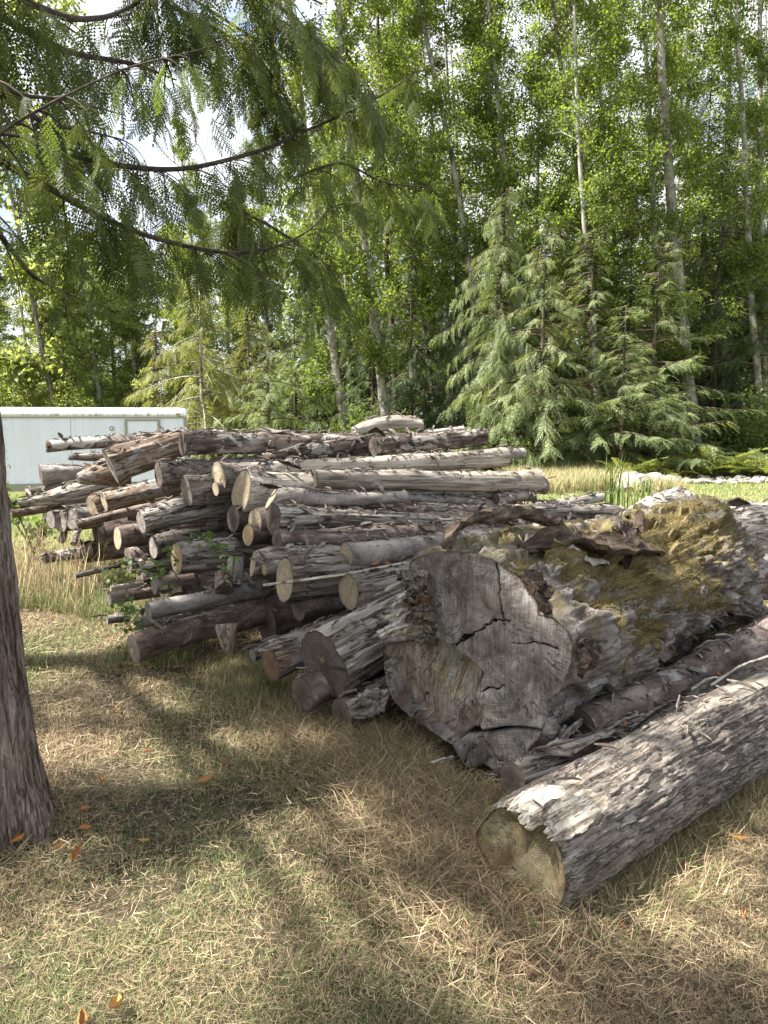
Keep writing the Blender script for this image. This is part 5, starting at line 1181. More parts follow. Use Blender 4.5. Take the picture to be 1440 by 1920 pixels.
# bushes
def bush(label, px, py, Y, h, w, mat='understory', n=2600, size=(.07, .14), seed=0, name='bush', cat='bush', group=None):
    rs = np.random.RandomState(seed+800); b = P(px, py, Y); b.z = 0; root = empty(name, b, label, cat, group)
    tw = []; T = []
    for i in range(14):
        az = rs.uniform(0, 6.28); d = np.array([math.cos(az)*w*.5, math.sin(az)*w*.5, h*rs.uniform(.5, 1)]); t = np.linspace(0, 1, 6); q = d*np.stack([t**1.4, t**1.4, t], 1)
        tw.append(tube([Vector(v) for v in q], np.linspace(.012, .003, 6), 4, None, False)); k = n//14; f = rs.uniform(.15, 1.05, k)
        c = np.stack([np.interp(f, t, q[:, a]) for a in range(3)], 1)+rs.normal(size=(k, 3))*np.array([w, w, h])*.09; T.append(c)
    v, f = join(tw); obj('stems', npmesh('stems', v, f, True), M['twigbark'], root)
    T = np.concatenate(T); T[:, 2] = np.abs(T[:, 2]); X = rdir(len(T), rs); Z = rdir(len(T), rs); Z[:, 2] += 1
    foliage('leaves', [LEAF], T, X, Z, rs.uniform(*size, len(T)), M[mat], root); return root
bush('bright leafy shrub behind the pale bowed log', 715, 770, 25, 2.3, 2.2, 'understory', seed=1)
bush('bright shrub low behind the top logs at the middle', 630, 800, 25, 1.7, 1.8, 'understory', seed=2)
bush('rounded shrub at the foot of the light green cedar', 925, 820, 23.5, 1.1, 1.6, 'understory', seed=3)
bush('shaded shrub at the foot of the bare-trunked cedar', 985, 835, 23.3, 1.2, 1.6, 'understory', seed=4)
bush('dark broad-leaved shrub beneath the thickest alder', 1240, 780, 25, 1.8, 2.4, 'understory', seed=5)
bush('leafy shrub at the right edge above the bracken', 1405, 740, 25, 3.4, 2.2, 'understory', seed=6)
bush('leafy green weed at the far left in front of the trailer', 60, 930, 9.0, 1.15, .7, 'bramble', 260, (.06, .11), seed=7, name='weed', cat='weed')

# ------------------------------------------------------------------ bracken
FERNF = frond_simple(16, 3, .5, .42, .055)
def fern_mesh(seed):
    rs = np.random.RandomState(seed); n = 13; az = np.linspace(0, 6.28, n, endpoint=False)+rs.rand(n)*.4
    X = np.stack([np.cos(az), np.sin(az), rs.uniform(.55, 1.5, n)], 1); Z = np.tile([[0, 0, 1.]], (n, 1))
    return foliage('fronds', [FERNF], np.zeros((n, 3)), X, Z, rs.uniform(.8, 1.2, n), M['fern'])
FM = [fern_mesh(k) for k in range(3)]
for k, (px, py, Y, s) in enumerate([(1232,866,23,1.1),(1262,872,22.5,1.0),(1290,862,23.3,1.1),(1312,874,22.6,.9),(1335,868,23,1.0),(1360,862,23.4,1.2),(1385,872,22.6,1.0),(1408,862,23,1.15),(1432,868,22.7,1.1),(1460,862,23,1.1),(1380,850,24.2,1.3),(1425,845,24.2,1.4),(1208,868,22.8,.9),(1170,872,22.0,.7),(1190,862,22.6,.8),(1330,846,24.4,1.2),(1268,845,24.6,1.2)]):
    b = P(px, py, Y); b.z = 0; r = empty('bracken_fern', b, 'green bracken fern in the band of ferns behind the stone strip', 'fern', 'bracken ferns behind the stones')
    f = obj('fronds', FM[k % 3], None, r); f.rotation_euler = (0, 0, random.uniform(0, 6)); q = random.uniform(.65, 1.25); f.scale = (s*1.2*q, s*1.2*q, s*1.3*q)

# ------------------------------------------------------------------ reeds
def reed(label, px, Y, h, n, seed, spread=.25):
    rs = np.random.RandomState(seed); b = Vector((gx(px, Y), Y, 0)); root = empty('reed_clump', b, label, 'reeds'); ps = []
    for i in range(n):
        az = rs.uniform(0, 6.28); l = h*rs.uniform(.55, 1.05); out = rs.uniform(.05, .38)*l; t = np.linspace(0, 1, 9)
        q = np.stack([rs.normal()*spread+math.cos(az)*out*t**2, rs.normal()*spread*.5+math.sin(az)*out*t**2, l*(t-.18*t**3*rs.uniform(0, 2))], 1)
        ps.append(ribbon(q, [.022, .028, .022, .003], .003, (math.sin(az), -math.cos(az), 0), .3, 3, 0, i))
    V, F_ = join(ps); obj('blades', npmesh('blades', V, F_, False, {'rnd': fbm(V*3, 2)*.5+.5}), M['reed'], root)
reed('tall clump of green reeds with arching blades, left one beyond the pale log ends', 1152, 14.5, 1.25, 22, 1, .14)
reed('second reed clump right behind the pale logs, its blades leaning right', 1195, 14.0, .9, 18, 2, .22)
reed('low thin reeds among the golden grass right of the log ends', 1225, 14.5, .6, 8, 3, .18)

# ------------------------------------------------------------------ stones
def rock_mesh(seed, nu=14, nv=9):
    rs = np.random.RandomState(seed); th = np.linspace(0, math.pi, nv+2)[1:-1]; ph = np.linspace(0, 2*math.pi, nu, endpoint=False)
    V = np.array([[math.sin(t)*math.cos(p), math.sin(t)*math.sin(p)*.8, math.cos(t)*.62] for t in th for p in ph]); V = np.concatenate([V, [[0, 0, .62], [0, 0, -.62]]])
    V *= (1+.28*fbm(V*1.3+seed*7, 3)[:, None]); V = np.round(V*3.5+rs.rand(3))/3.5*.35+V*.65
    j = np.arange(nu); m = nu*nv
    return npmesh('stone', V, [grid_faces(nu, nv)[:, ::-1], np.stack([j, (j+1) % nu, np.full(nu, m)], 1), np.stack([(nv-1)*nu+(j+1) % nu, (nv-1)*nu+j, np.full(nu, m+1)], 1)], False)
RM = [rock_mesh(k) for k in range(6)]
for m in RM: m.materials.append(M['stone'])
def stone(label, loc, s, group, name='stone', cat='stone', k=None):
    o = obj(name, RM[random.randrange(6) if k is None else k], None, None, loc); o.scale = (s*random.uniform(.8, 1.3), s, s*random.uniform(.7, 1)); o.rotation_euler = (random.uniform(-.3, .3), random.uniform(-.3, .3), random.uniform(0, 6)); return meta(o, label, cat, group)
stone('big pale boulder behind the left reed clump', (gx(1185, 18.5), 18.5, .12), .52, None, 'boulder', 'boulder', 2)
stone('smaller pale boulder right of the big pale boulder', (gx(1258, 20), 20, .08), .28, None, 'boulder', 'boulder', 3)
stone('round pale boulder just behind the ferns near the reed clump', (gx(1225, 20.5), 20.5, .1), .33, None, 'boulder', 'boulder', 1)
for k in range(260):
    u = random.random(); Y = 20.3+random.random()**1.2*2.0; px = 1215+u*330
    s = random.choice((.05, .07, .09, .09, .13)); stone('pale grey stone in the strip of rubble along the mown grass', (gx(px, Y), Y, s*.35), s, 'stones in the rubble strip')

# ------------------------------------------------------------------ grass
def blades(name, label, XY, L, W, lean, cols, seed, Zoff=None, cat='grass', curl=.35, jitter=.25):
    """XY (n,2); L,W,lean arrays; lean 0 upright..1 flat. 5-vertex blades"""
    rs = np.random.RandomState(seed); n = len(XY); az = rs.uniform(0, 2*math.pi, n); ca, sa = np.cos(az), np.sin(az)
    th = lean*math.pi/2; dx = np.sin(th); dz = np.cos(th)
    b = np.stack([XY[:, 0], XY[:, 1], Zoff if Zoff is not None else np.zeros(n)], 1)
    d = np.stack([dx*ca, dx*sa, dz], 1); az2 = az+rs.normal(size=n)*curl; d2 = np.stack([np.sin(th+.5*rs.rand(n))*np.cos(az2), np.sin(th+.5*rs.rand(n))*np.sin(az2), dz*.75+.02-.25*rs.rand(n)*(1-lean)], 1)
    s = np.stack([-sa, ca, rs.normal(size=n)*.3], 1)
    m = b+d*(L*.5)[:, None]; t = m+d2*(L*.5)[:, None]; w = W[:, None]*.5
    V = np.stack([b-s*w, b+s*w, m+s*w*.8, m-s*w*.8, t], 1).reshape(-1, 3); V[:, 2] = np.maximum(V[:, 2], .003)
    i = np.arange(n)*5
    Fq = np.stack([i, i+1, i+2, i+3], 1); Ft = np.stack([i+3, i+2, i+4], 1)
    v = (1+jitter*rs.normal(size=n)).clip(.5, 1.6)[:, None]; C = np.repeat((cols*v).clip(0, 1), 5, 0)
    o = obj(name, npmesh(name, V, [Fq, Ft], False, {'col': C}), M['grass']); return meta(o, label, cat, kind='stuff')
STRAW = np.array([[.46, .345, .20], [.37, .27, .16], [.56, .45, .28], [.27, .19, .12], [.20, .14, .095]]); GREEN = np.array([[.15, .20, .065], [.20, .23, .09], [.11, .155, .05], [.26, .27, .11]])
def pickcol(n, g, rs):
    s = STRAW[rs.randint(len(STRAW), size=n)]; k = GREEN[rs.randint(len(GREEN), size=n)]; return np.where((rs.rand(n) < g)[:, None], k, s)
rs = np.random.RandomState(5)
def zone(XY):
    """share of green in the lawn: patchy, greener along the bottom and left middle"""
    x, y = XY[:, 0], XY[:, 1]; n = fbm(np.stack([x*1.1, y*1.1, x*0], 1)+9, 4)
    g = .32+.9*n
    def bl(cx, cy, r, a): return a*np.exp(-((x-cx)**2+(y-cy)**2)/r**2)
    c = G(750, 1880); d = G(430, 1560); e = G(800, 1560); f = G(1340, 1700); h = G(140, 1230)
    g += bl(c.x, c.y, .45, .5)+bl(d.x, d.y, .6, .35)-bl(e.x, e.y, .7, .6)+bl(f.x, f.y, .5, .3)+bl(h.x, h.y, .9, .5)
    return g.clip(.03, .9)
# near thatch: short upright, then lying straw
n = 400000; y = 1.35*(8.5/1.35)**rs.rand(n); x = rs.uniform(-1, 1, n)*(y*.62+.7)
XY = np.stack([x, y], 1); bare = fbm(np.stack([x*3.2, y*3.2, x*0], 1)+60, 4); XY = XY[rs.rand(n) < (.75+2.6*bare).clip(.12, 1)]; n = len(XY); x, y = XY[:, 0], XY[:, 1]; g = zone(XY); sc = (y/3).clip(.5, 2.2)
blades('short_grass', 'short dry and green grass covering the ground in the foreground', XY, rs.uniform(.018, .05, n)*sc**.5, rs.uniform(.0016, .0030, n)*sc, rs.uniform(.1, .8, n), pickcol(n, g, rs), 41)
n = 170000; y = 1.35*(8/1.35)**rs.rand(n); x = rs.uniform(-1, 1, n)*(y*.62+.7); XY = np.stack([x, y], 1); g = zone(XY)*.35; sc = (y/3).clip(.5, 2.2)
keep = rs.rand(n) < (1-g*1.1); XY = XY[keep]; g = g[keep]; sc = sc[keep]; n = len(XY)
blades('dead_straw', 'dead straw lying criss-cross over the short grass', XY, rs.gamma(3, .018, n).clip(.02, .16)*sc**.5, rs.gamma(4, .00035, n).clip(.0007, .0035)*sc, rs.uniform(.82, 1.0, n), pickcol(n, g*.6, rs), 42, rs.uniform(.004, .035, n), curl=.6)
# heap of pulled straw in front of the big logs
def around(pts, n, rad, rs):
    p = np.array([(G(a, b).x, G(a, b).y) for a, b in pts]); k = rs.randint(len(p)-1, size=n); t = rs.rand(n)[:, None]
    q = p[k]*(1-t)+p[k+1]*t+rs.normal(size=(n, 2))*rad; c = G(930, 1450); d = np.hypot(q[:, 0]-c.x, q[:, 1]-c.y); return np.where((d < .30)[:, None], p[0]+rs.normal(size=(n, 2))*rad, q)
n = 52000; XY = around([(600,1380),(720,1440),(800,1500),(860,1560),(900,1640),(960,1740)], n, .17, rs)
blades('straw_heap', 'tangled heap of dead straw against the giant log and the foreground log', XY, rs.gamma(4, .024, n).clip(.03, .20), rs.uniform(.0012, .0032, n), rs.uniform(.55, 1.0, n), pickcol(n, np.full(n, .10), rs), 43, rs.uniform(0, .08, n), curl=.8)
n = 22000; XY = around([(440,1260),(520,1330),(640,1400),(760,1440),(860,1490)], n, .16, rs)
blades('weedy_grass', 'longer weedy grass along the foot of the pile', XY, rs.gamma(5, .017, n).clip(.03, .2), rs.uniform(.0018, .0034, n), rs.uniform(.15, .8, n), pickcol(n, np.full(n, .5), rs), 44)
n = 30000; XY = around([(1060,1735),(1160,1650),(1300,1550),(1440,1470),(1560,1400)], n, .12, rs)
blades('weedy_grass', 'longer straw fringe along the foreground log', XY, rs.gamma(4, .022, n).clip(.03, .2), rs.uniform(.0014, .0028, n), rs.uniform(.3, .95, n), pickcol(n, np.full(n, .35), rs), 45)
# left: tall green and dry grass below the left flank
n = 42000; XY = np.stack([rs.uniform(-3.6, -1.35, n), rs.uniform(5.0, 9.2, n)], 1); k = fbm(np.concatenate([XY*1.3, XY[:, :1]*0], 1)+3, 3) > -.15; XY = XY[k]; n = len(XY)
hh = rs.gamma(5, .045, n).clip(.08, .55)*np.interp(XY[:, 1], [5, 6, 9], [.45, .8, .6])
blades('tall_grass', 'tall green and straw grass below the left flank of the pile', XY, hh, rs.uniform(.003, .006, n), rs.uniform(.05, .55, n), pickcol(n, np.interp(XY[:, 1], [5, 6.5, 7.5, 9], [.8, .8, .6, .6]), rs), 46)
n = 700; XY = np.stack([rs.uniform(-4.0, -2.6, n), rs.uniform(6.5, 8.5, n)], 1)
blades('seed_grass', 'tall pale dry grass stalks standing beside the cedar trunk at the left', XY, rs.uniform(.5, .95, n), rs.uniform(.004, .008, n), rs.uniform(.02, .3, n), pickcol(n, np.full(n, .05), rs)*1.15, 47)
# far lawn and meadow
n = 190000; y = 8.*(26/8.)**rs.rand(n); x = rs.uniform(-.65, .72, n)*y; XY = np.stack([x, y], 1)
gg = (.72+.5*fbm(np.stack([x*.5, y*.5, x*0], 1)+2, 3)).clip(.2, .98); L = rs.uniform(.03, .08, n)*(y/10)**.5
blades('lawn_grass', 'sunlit green mown grass beyond the pile', XY, L, rs.uniform(.005, .010, n)*(y/12), rs.uniform(.1, .6, n), pickcol(n, gg, rs)*1.25, 48)
n = 30000; XY = np.stack([rs.uniform(3.2, 6.6, n), rs.uniform(16.5, 21.5, n)], 1); k = (fbm(np.concatenate([XY*.9, XY[:, :1]*0], 1)+8, 3)+.35*(XY[:, 0] < 5.6)) > .05; XY = XY[k]; n = len(XY)
blades('golden_grass', 'golden seeding meadow grass between the pile and the stones', XY, rs.uniform(.2, .65, n), rs.uniform(.006, .012, n), rs.uniform(.02, .4, n), pickcol(n, np.full(n, .5), rs)*1.4, 49)
n = 40000; XY = np.stack([rs.uniform(4, 19, n), rs.uniform(22.6, 25.5, n)], 1)
blades('verge_grass', 'rough grass among the bracken at the foot of the forest', XY, rs.uniform(.2, .7, n), rs.uniform(.008, .016, n), rs.uniform(.05, .5, n), pickcol(n, np.full(n, .6), rs)*1.15, 50)
# single green tufts standing out in the foreground
for k, (px, py, lab, hgt, nn) in enumerate([(800,1700,'few upright green blades standing in the straw in the middle foreground', .20, 9), (895,1500,'green and dry tuft between the giant log and the foreground log', .14, 90),
        (560,1345,'small bright green weed tuft at the foot of the dark round log end', .12, 60), (505,1300,'green tuft of grass under the rusty-ended log', .16, 120)]):
    b = G(px, py); rr_ = np.random.RandomState(900+k); t = np.linspace(0, 1, 7); ps = []
    for i in range(nn):
        az = rr_.uniform(0, 6.28); l = hgt*rr_.uniform(.5, 1); out = l*rr_.uniform(.05, .6); o_ = rr_.normal(size=2)*.035
        ps.append(ribbon(np.stack([o_[0]+math.cos(az)*out*t**2, o_[1]+math.sin(az)*out*t**2, l*t*(1-.2*t)], 1), [.0035, .003, .0006], .0006, (-math.sin(az), math.cos(az), .1), 0, 2, 0, i))
    V, F_ = join(ps); o = obj('grass_tuft', npmesh('grass_tuft', V, F_, False, {'rnd': np.full(len(V), .4)}), M['reed'], None, (b.x, b.y, 0)); meta(o, lab, 'grass tuft')

# ------------------------------------------------------------------ bramble on the left flank
def bramble(label, pix, n, seed, size=.042):
    rs_ = np.random.RandomState(seed); p = [P(*q) for q in pix]; b = p[0].copy(); root = empty('bramble', b, label, 'bramble')
    V, Fs = tube([q-b for q in p], [.004]*len(p), 5, 24); obj('stem', npmesh('stem', V, Fs, True), M['reed'], root)
    me = root; k = np.arange(len(p)); a = np.array([tuple(q-b) for q in p]); f = rs_.rand(n)*(len(p)-1)
    T = np.stack([np.interp(f, k, a[:, c]) for c in range(3)], 1)+rs_.normal(size=(n, 3))*.05
    BL = (np.array([[0, 0, 0], [.25, .3, .03], [.65, .34, .02], [1, 0, -.06], [.65, -.34, .02], [.25, -.3, .03]]), np.array([[0, 1, 2, 3, 4, 5]]))
    X = rdir(n, rs_); X[:, 2] -= .3; Z = rdir(n, rs_)*.6; Z[:, 2] += .7; Z[:, 1] -= .7
    foliage('leaves', [BL], T, X, Z, rs_.uniform(.6, 1.3, n)*size, M['bramble'], root)
bramble('green bramble spray hanging right of the freshest orange and tan end', [(358,1000,5.3),(390,1012,5.2),(410,1030,5.2),(425,1052,5.2),(422,1078,5.2)], 46, 1)
bramble('bramble sprig rising left of the fresh orange end', [(300,1085,5.3),(312,1060,5.25),(318,1040,5.25),(312,1025,5.25)], 22, 2)
bramble('dark bramble leaves low in the shade above the slim smooth log', [(215,1130,5.3),(240,1140,5.2),(262,1158,5.1),(250,1185,5.0),(225,1178,5.0)], 60, 3, .04)
bramble('bramble leaves along the thin weathered stick on the left flank', [(200,1080,5.8),(235,1070,5.7),(265,1068,5.6),(290,1078,5.5)], 44, 4)

# ------------------------------------------------------------------ fallen leaves
def fallen_mesh(seed):
    rs_ = np.random.RandomState(seed); n = 12; t = np.linspace(0, 1, n); w = np.sin(math.pi*t**.8)*.42+.01
    curl = rs_.uniform(.3, .9); q = np.stack([t, .05*np.sin(t*4), curl*.8*np.abs(t-.45)**1.4], 1)
    V, F_ = ribbon(q, w*1.6, .012, (0, 1, 0), rs_.uniform(1.2, 2.6), 7, .25, seed); return npmesh('fallen_leaf', V, F_)
FMs = [fallen_mesh(k) for k in range(5)]
for m in FMs: m.materials.append(M['fallen'])
LV = [(135,1621,.085,'plump orange fallen leaf right of the cedar trunk foot'),(103,1594,.06,'small upright yellow leaf above the plump orange one'),(146,1556,.055,'thin brown leaf right of the trunk'),(45,1566,.10,'long curled brown leaf at the very foot of the cedar trunk'),
 (368,1473,.09,'large pale yellow leaf on the edge of the sunlit patch in the left middle'),(355,1272,.07,'yellow leaf left of the lowest logs'),(188,1458,.07,'brown leaf at the shaded edge beside the trunk'),(150,1520,.05,'small brown leaf standing on edge right of the trunk'),
 (281,1577,.045,'little orange leaf alone in the middle left grass'),(226,1876,.085,'crumpled rust leaf at the bottom left'),(150,1898,.09,'tall narrow tan leaf at the bottom left edge'),(268,1408,.05,'rusty leaf in the sunlit patch near the trunk'),
 (218,1335,.05,'small reddish leaf in the shaded grass left of the pile'),(250,1247,.055,'yellow leaf under the end of the lowest dark log'),(212,1250,.05,'tan leaf left of the lowest dark log end'),(293,1248,.04,'tiny orange leaf right of the lowest dark log end'),
 (1404,1576,.075,'orange leaf on the grass at the right edge beyond the foreground log'),(1187,1662,.05,'small tan leaf right below the foreground log'),(928,1692,.06,'rust leaf left of the foreground log end'),(1000,1708,.04,'small rust leaf tucked under the foreground log end'),
 (988,1742,.06,'dark orange leaf below the foreground log end'),(722,1556,.05,'rust leaf on the sunlit straw in the centre'),(857,1633,.045,'small orange leaf in the shaded straw left of the foreground log'),(600,1382,.06,'rusty leaf below the dark round log end'),
 (425,1430,.06,'orange leaf at the right end of the bright patch'),(1176,1745,.04,'small brown leaf in the lower right grass'),(1395,1720,.04,'faint brown leaf in the lower right corner grass'),(262,1212,.04,'tan leaf beside the foot of the pile')]
def leafat(p, s, lab, k, tilt=.3):
    o = obj('fallen_leaf', FMs[k % 5], None, None, p); o.scale = (s, s, s); o.rotation_euler = (random.uniform(-tilt, tilt), random.uniform(-tilt, tilt), random.uniform(0, 6.28)); meta(o, lab, 'leaf', 'fallen leaves')
for k, (px, py, s, lab) in enumerate(LV): leafat(G(px, py, .03), s, lab, k)
for k, (px, py, Y, s, lab) in enumerate([(1350,1344,3.42,.05,'rust leaf lying on top of the foreground log'),(1126,1402,3.12,.06,'orange leaf on the bark litter behind the foreground log'),(1172,1364,3.3,.05,'brown leaf beside the smooth dark log'),
        (697,1062,4.55,.07,'orange leaf on the pale plank'),(720,1056,4.58,.05,'smaller rust leaf at the right end of the plank'),(1352,1270,4.1,.05,'reddish leaf in the gap near the right edge')]): leafat(P(px, py, Y), s, lab, k+2)

# ------------------------------------------------------------------ trailer
def box(x0, x1, y0, y1, z0, z1): 
    V = np.array([[x, y, z] for x in (x0, x1) for y in (y0, y1) for z in (z0, z1)], float)
    return V, [np.array([[0, 1, 3, 2], [4, 6, 7, 5], [0, 4, 5, 1], [2, 3, 7, 6], [0, 2, 6, 4], [1, 5, 7, 3]])]
def bevbox(name, b, mat, parent, w=.01, seg=2):
    V, Fs = box(*b); o = obj(name, npmesh(name, V, Fs), M[mat], parent); m = o.modifiers.new('bev', 'BEVEL'); m.width = w; m.segments = seg; return o
def trailer():
    Y = 15.; xr = gx(352, Y); top = P(300, 764, Y).z
    th_ = R(14.3); root = empty('cargo_trailer', (xr-(2.4*math.cos(th_)+1*math.sin(th_)), Y-(2.4*math.sin(th_)-1*math.cos(th_)), 0), 'white enclosed trailer with a dirty roof rim and small door, behind the pile', 'trailer', rz=th_)
    x1 = 2.4; x0 = -2.8; zr = top-.17
    bevbox('body', (x0, x1, -1, 1, .42, zr), 'white', root, .03)
    # roof rim: quarter-round extrusion
    A = np.linspace(0, math.pi/2, 8); prof = [(-1.015, zr+.0)]+[(-1.015+.16*(1-math.cos(a)), zr+.165*math.sin(a)) for a in A]+[(1-.16+.165*math.sin(a), zr+.165*math.cos(a)) for a in A]+[(1.015, zr)]
    n = len(prof); xs = [x0-.01]+[x0+.03]+list(np.linspace(x0+.1, x1-.12, 10))+[x1-.05, x1-.005, x1+.012]; V = []
    for i, x in enumerate(xs):
        k = 1 if i < len(xs)-3 else (.97, .88, .70)[i-len(xs)+3]
        for y, z in prof: V.append((x, y*(1 if k == 1 else (.985 if k > .9 else .96 if k > .6 else .93)), zr+(z-zr)*k))
    Fs = [grid_faces(n, len(xs), False), ]; V = np.array(V); Fs.append(np.arange((len(xs)-1)*n, len(xs)*n)[None, :]); o = obj('roof_rim', npmesh('roof_rim', V, Fs, True), M['alu'], root)
    bevbox('lower_rail', (x0, x1+.01, -1.02, -1.001, .36, .50), 'trim', root, .004)
    bevbox('rim_strip', (x0, x1+.005, -1.022, -1.002, zr-.035, zr-.004), 'trim', root, .004)
    bevbox('corner_strip', (x1-.05, x1+.014, -1.02, -1.001, .5, zr-.04), 'trim', root, .004)
    # door with raised frame
    dx0 = -(352-243)/F*Y+2.4; dx1 = -(352-305)/F*Y+2.4
    d = bevbox('door', (dx0+.03, dx1-.03, -1.018, -1.001, .50, zr-.08), 'white', root, .01)
    for b in ((dx0, dx0+.045, .48, zr-.05), (dx1-.045, dx1, .48, zr-.05), (dx0+.047, dx1-.047, zr-.09, zr-.05)): bevbox('door_frame', (b[0], b[1], -1.034, -1.003, b[2], b[3]), 'trim', d, .005)
    # vent disc, marker lamp, seams and rivets
    def disc(name, x, z, r, th, mat, nu=20):
        a = np.linspace(0, 2*math.pi, nu, endpoint=False); ring = np.stack([x+r*np.cos(a), a*0-1.002, z+r*np.sin(a)], 1); r2 = ring.copy(); r2[:, 1] -= th; r2[:, 0] = x+(r2[:, 0]-x)*.85; r2[:, 2] = z+(r2[:, 2]-z)*.85
        V = np.concatenate([ring, r2, [[x, -1.003-th, z]]]); j = np.arange(nu); return obj(name, npmesh(name, V, [grid_faces(nu, 2), np.stack([nu+j, nu+(j+1) % nu, np.full(nu, 2*nu)], 1)]), M[mat], root)
    disc('vent', -(352-220)/F*Y+2.4, P(220, 804, Y-1).z, .045, .03, 'trim'); disc('vent_cap', -(352-220)/F*Y+2.4, P(220, 804, Y-1).z, .022, .045, 'alu')
    bevbox('marker_lamp', (-(352-333)/F*Y+2.4, -(352-342)/F*Y+2.4, -1.03, -1.0, zr+.03, zr+.055), 'amber', root, .005)
    rv = []
    for px in np.arange(-150, 350, 38.5):
        x = -(352-px)/F*Y+2.4
        if x < x0+.05 or dx0-.05 < x < dx1+.05: continue
        for z in np.arange(.55, zr-.03, .14):
            v, f = box(x-.006, x+.006, -1.006, -1.0005, z-.006, z+.006); rv.append((v, f))
    for px in (-80, 37, 150): 
        x = -(352-px)/F*Y+2.4; v, f = box(x-.004, x+.004, -1.003, -1.0005, .5, zr-.04); rv.append((v, f))
    v, f = join(rv); obj('rivets', npmesh('rivets', v, f), M['trim'], root)
    for x in (-2.3, -1.5):
        A = np.linspace(0, 2*math.pi, 28, endpoint=False); pr = [(.20, -1.0), (.33, -1.01), (.345, -.97), (.345, -.83), (.33, -.80)]
        V = np.array([[x+r*math.cos(a), y, .345+r*math.sin(a)] for r, y in pr for a in A]); w = obj('wheel', npmesh('wheel', V, [grid_faces(28, 5)], True), M['black'], root)
        V = np.array([[x+r*math.cos(a), y, .345+r*math.sin(a)] for r, y in [(.0, -.97), (.10, -.98), (.19, -.96), (.202, -1.0)] for a in A]); obj('rim', npmesh('rim', V, [grid_faces(28, 4)], True), M['alu'], w)
trailer()

# ------------------------------------------------------------------ ground
def ground():
    a = np.concatenate([-np.geomspace(400, 6, 26), np.linspace(-5, 5, 160), np.geomspace(6, 400, 26)])
    b = np.concatenate([-np.geomspace(200, 1, 12), np.linspace(-.5, 9, 150), np.geomspace(9.5, 600, 46)])
    X, Yy = np.meshgrid(a, b); V = np.stack([X, Yy, X*0], -1).reshape(-1, 3)
    near = np.clip(1-np.abs(V[:, 1])/30, 0, 1)*np.clip(1-np.abs(V[:, 0])/20, 0, 1)
    V[:, 2] = (fbm(V*1.3, 4)*.02+fbm(V*9, 3)*.010-.008)*near; V[:, 2] = np.minimum(V[:, 2], .02)
    o = obj('ground', npmesh('ground', V, [grid_faces(len(a), len(b), False)], True), M['ground']); o['kind'] = 'structure'
ground()

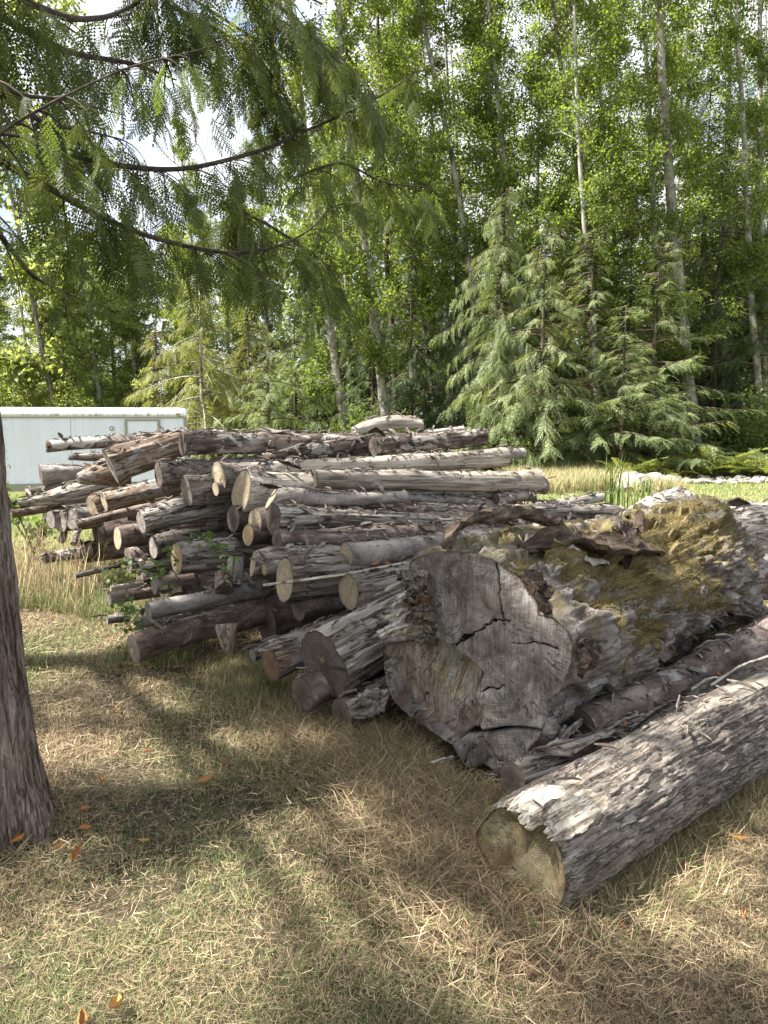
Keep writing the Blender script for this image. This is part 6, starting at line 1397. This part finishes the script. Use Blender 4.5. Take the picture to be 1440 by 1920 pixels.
# ------------------------------------------------------------------ unseen cedar boughs added overhead to shade the foreground
AZ, EL = R(-97), R(54)
SUN = Vector((math.sin(AZ)*math.cos(EL), math.cos(AZ)*math.cos(EL), math.sin(EL)))
def shade_canopy():
    """cedar sprays added out of view, with gaps where sun patches should fall"""
    rs_ = np.random.RandomState(77)
    lit = [(G(330,1415), .62, .17), (G(500,1395), .42, .15), (G(640,1560), .34, .20), (G(520,1640), .12, .10), (G(130,1800), .50, .16), (G(300,1700), .30, .10), (G(640,1790), .36, .12), (G(180,1410), .35, .12),
           (G(1400,1690), .30, .22), (G(1260,1640), .25, .10), (G(1440,1560), .20, .25), (G(1000,1850), .20, .05), (G(110,1180), .6, .5), (G(60,1880), .3, .12)]
    litlog = [(P(1330,1290,3.7), .45, .3), (P(1000,1540,2.5), .14, .14), (P(1120,1070,4.2), 1.0, 1.0), (P(1250,1000,5.2), 1.1, 1.0), (P(880,1045,3.7), .3, .25), (P(750,1120,3.7), .25, .2), (P(900,1330,3.4), .3, .2), (P(1180,1180,4.2), .4, .3)]
    T = []
    n = 130000; Xs = rs_.uniform(-12, 3, n); Ys = rs_.uniform(-1.5, 6.5, n); Zs = rs_.uniform(6.0, 7.6, n)
    C = np.stack([Xs, Ys, Zs], 1)
    # where each spray's shade falls on the ground
    sx = Xs-SUN.x/SUN.z*Zs; sy = Ys-SUN.y/SUN.z*Zs
    dens = np.ones(len(C)); dens *= 1/(1+np.exp(-(5.35-sy+.12*sx-.9*(sx < -.7))/.22)); dens *= (sx > -3.6)*(sx < 4.2)*(sy > -.3)
    for c, a, b in lit:
        e = 1/(1+np.exp((np.hypot((sx-c.x)/(a+.16), (sy-c.y)/(b+.16))-1)*9)); dens *= 1-.99*e
    for c, a, b in litlog:
        gx_ = c.x-SUN.x/SUN.z*c.z; gy_ = c.y-SUN.y/SUN.z*c.z; e = np.exp(-(((sx-gx_)/a)**2+((sy-gy_)/b)**2)**1.5); dens *= 1-.95*e
    dens *= .62+.9*fbm(np.stack([sx*1.7, sy*1.7, sx*0], 1), 3)
    # nothing may hang into the view
    el = (Zs-1.65)/np.maximum(Ys, .01); dens *= ((Ys < .5) | (el > .66) | (np.abs(Xs) > .62*np.maximum(Ys, .01)+.4))
    C = C[rs_.rand(len(C)) < dens.clip(0, 1)*.42]
    X = rdir(len(C), rs_); X[:, 2] = X[:, 2]*.3-.25; Z = rdir(len(C), rs_)*.3; Z[:, 2] += 1
    root = empty('cedar_tree', (-6.4, 4.6, 0), 'added unseen cedar outside the left of the picture, placed to shade the foreground', 'tree')
    V, Fs = tube([Vector((0, 0, 0)), Vector((.1, 0, 4)), Vector((0, .1, 9))], [.3, .2, .1], 12, 20); obj('trunk', npmesh('trunk', V, Fs, True), M['cedarbark'], root)
    tw = []
    for k in range(26):
        az = rs_.uniform(-1.6, 1.3); L = rs_.uniform(4, 9.5); z0 = rs_.uniform(5.8, 7.8)
        q = [Vector((math.cos(az)*L*t, math.sin(az)*L*t, z0+.3*math.sin(t*3))) for t in np.linspace(0, 1, 8)]; tw.append(tube(q, np.linspace(.05, .01, 8), 6, None, False))
    V, F_ = join(tw); obj('boughs', npmesh('boughs', V, F_, True), M['twigbark'], root)
    foliage('foliage', FSI, C-np.array(root.location), X, Z, rs_.uniform(.28, .5, len(C)), M['cedarnear'], root)
    print('shade_canopy', len(C))
shade_canopy()

# ------------------------------------------------------------------ sky and sun
w = bpy.data.worlds.new('World'); SC.world = w; w.use_nodes = True; t = w.node_tree; t.nodes.clear()
o = t.nodes.new('ShaderNodeOutputWorld'); bg = t.nodes.new('ShaderNodeBackground'); sk = t.nodes.new('ShaderNodeTexSky'); sk.sky_type = 'NISHITA'; sk.sun_disc = False
sk.sun_elevation = EL; sk.sun_rotation = AZ; sk.dust_density = 1.5; sk.air_density = 1.0
tc = t.nodes.new('ShaderNodeTexCoord'); mp = t.nodes.new('ShaderNodeMapping'); mp.inputs['Scale'].default_value = (1, 1, 2.2); t.links.new(tc.outputs['Generated'], mp.inputs[0])
nz = t.nodes.new('ShaderNodeTexNoise'); nz.inputs['Scale'].default_value = 2.6; nz.inputs['Detail'].default_value = 8; nz.inputs['Roughness'].default_value = .58; t.links.new(mp.outputs[0], nz.inputs['Vector'])
rp = t.nodes.new('ShaderNodeValToRGB'); rp.color_ramp.elements[0].position = .36; rp.color_ramp.elements[1].position = .54; t.links.new(nz.outputs['Fac'], rp.inputs[0])
mx = t.nodes.new('ShaderNodeMix'); mx.data_type = 'RGBA'; mx.inputs['B'].default_value = (6.0, 6.2, 6.6, 1); t.links.new(rp.outputs[0], mx.inputs['Factor']); t.links.new(sk.outputs[0], mx.inputs['A'])
t.links.new(mx.outputs['Result'], bg.inputs[0]); bg.inputs[1].default_value = .068; t.links.new(bg.outputs[0], o.inputs[0])
sd = bpy.data.lights.new('sun', 'SUN'); sd.energy = 4.9; sd.angle = R(.8); sd.color = (1, .965, .91); so = bpy.data.objects.new('sun', sd); COL.objects.link(so)
so.rotation_euler = SUN.to_track_quat('Z', 'Y').to_euler()
SC.view_settings.view_transform = 'Standard'; SC.view_settings.look = 'None'; SC.view_settings.exposure = 1.95; SC.view_settings.gamma = 1
SC.render.engine = 'CYCLES'; SC.cycles.max_bounces = 5; SC.cycles.diffuse_bounces = 2; SC.cycles.transmission_bounces = 4; SC.cycles.sample_clamp_indirect = 4
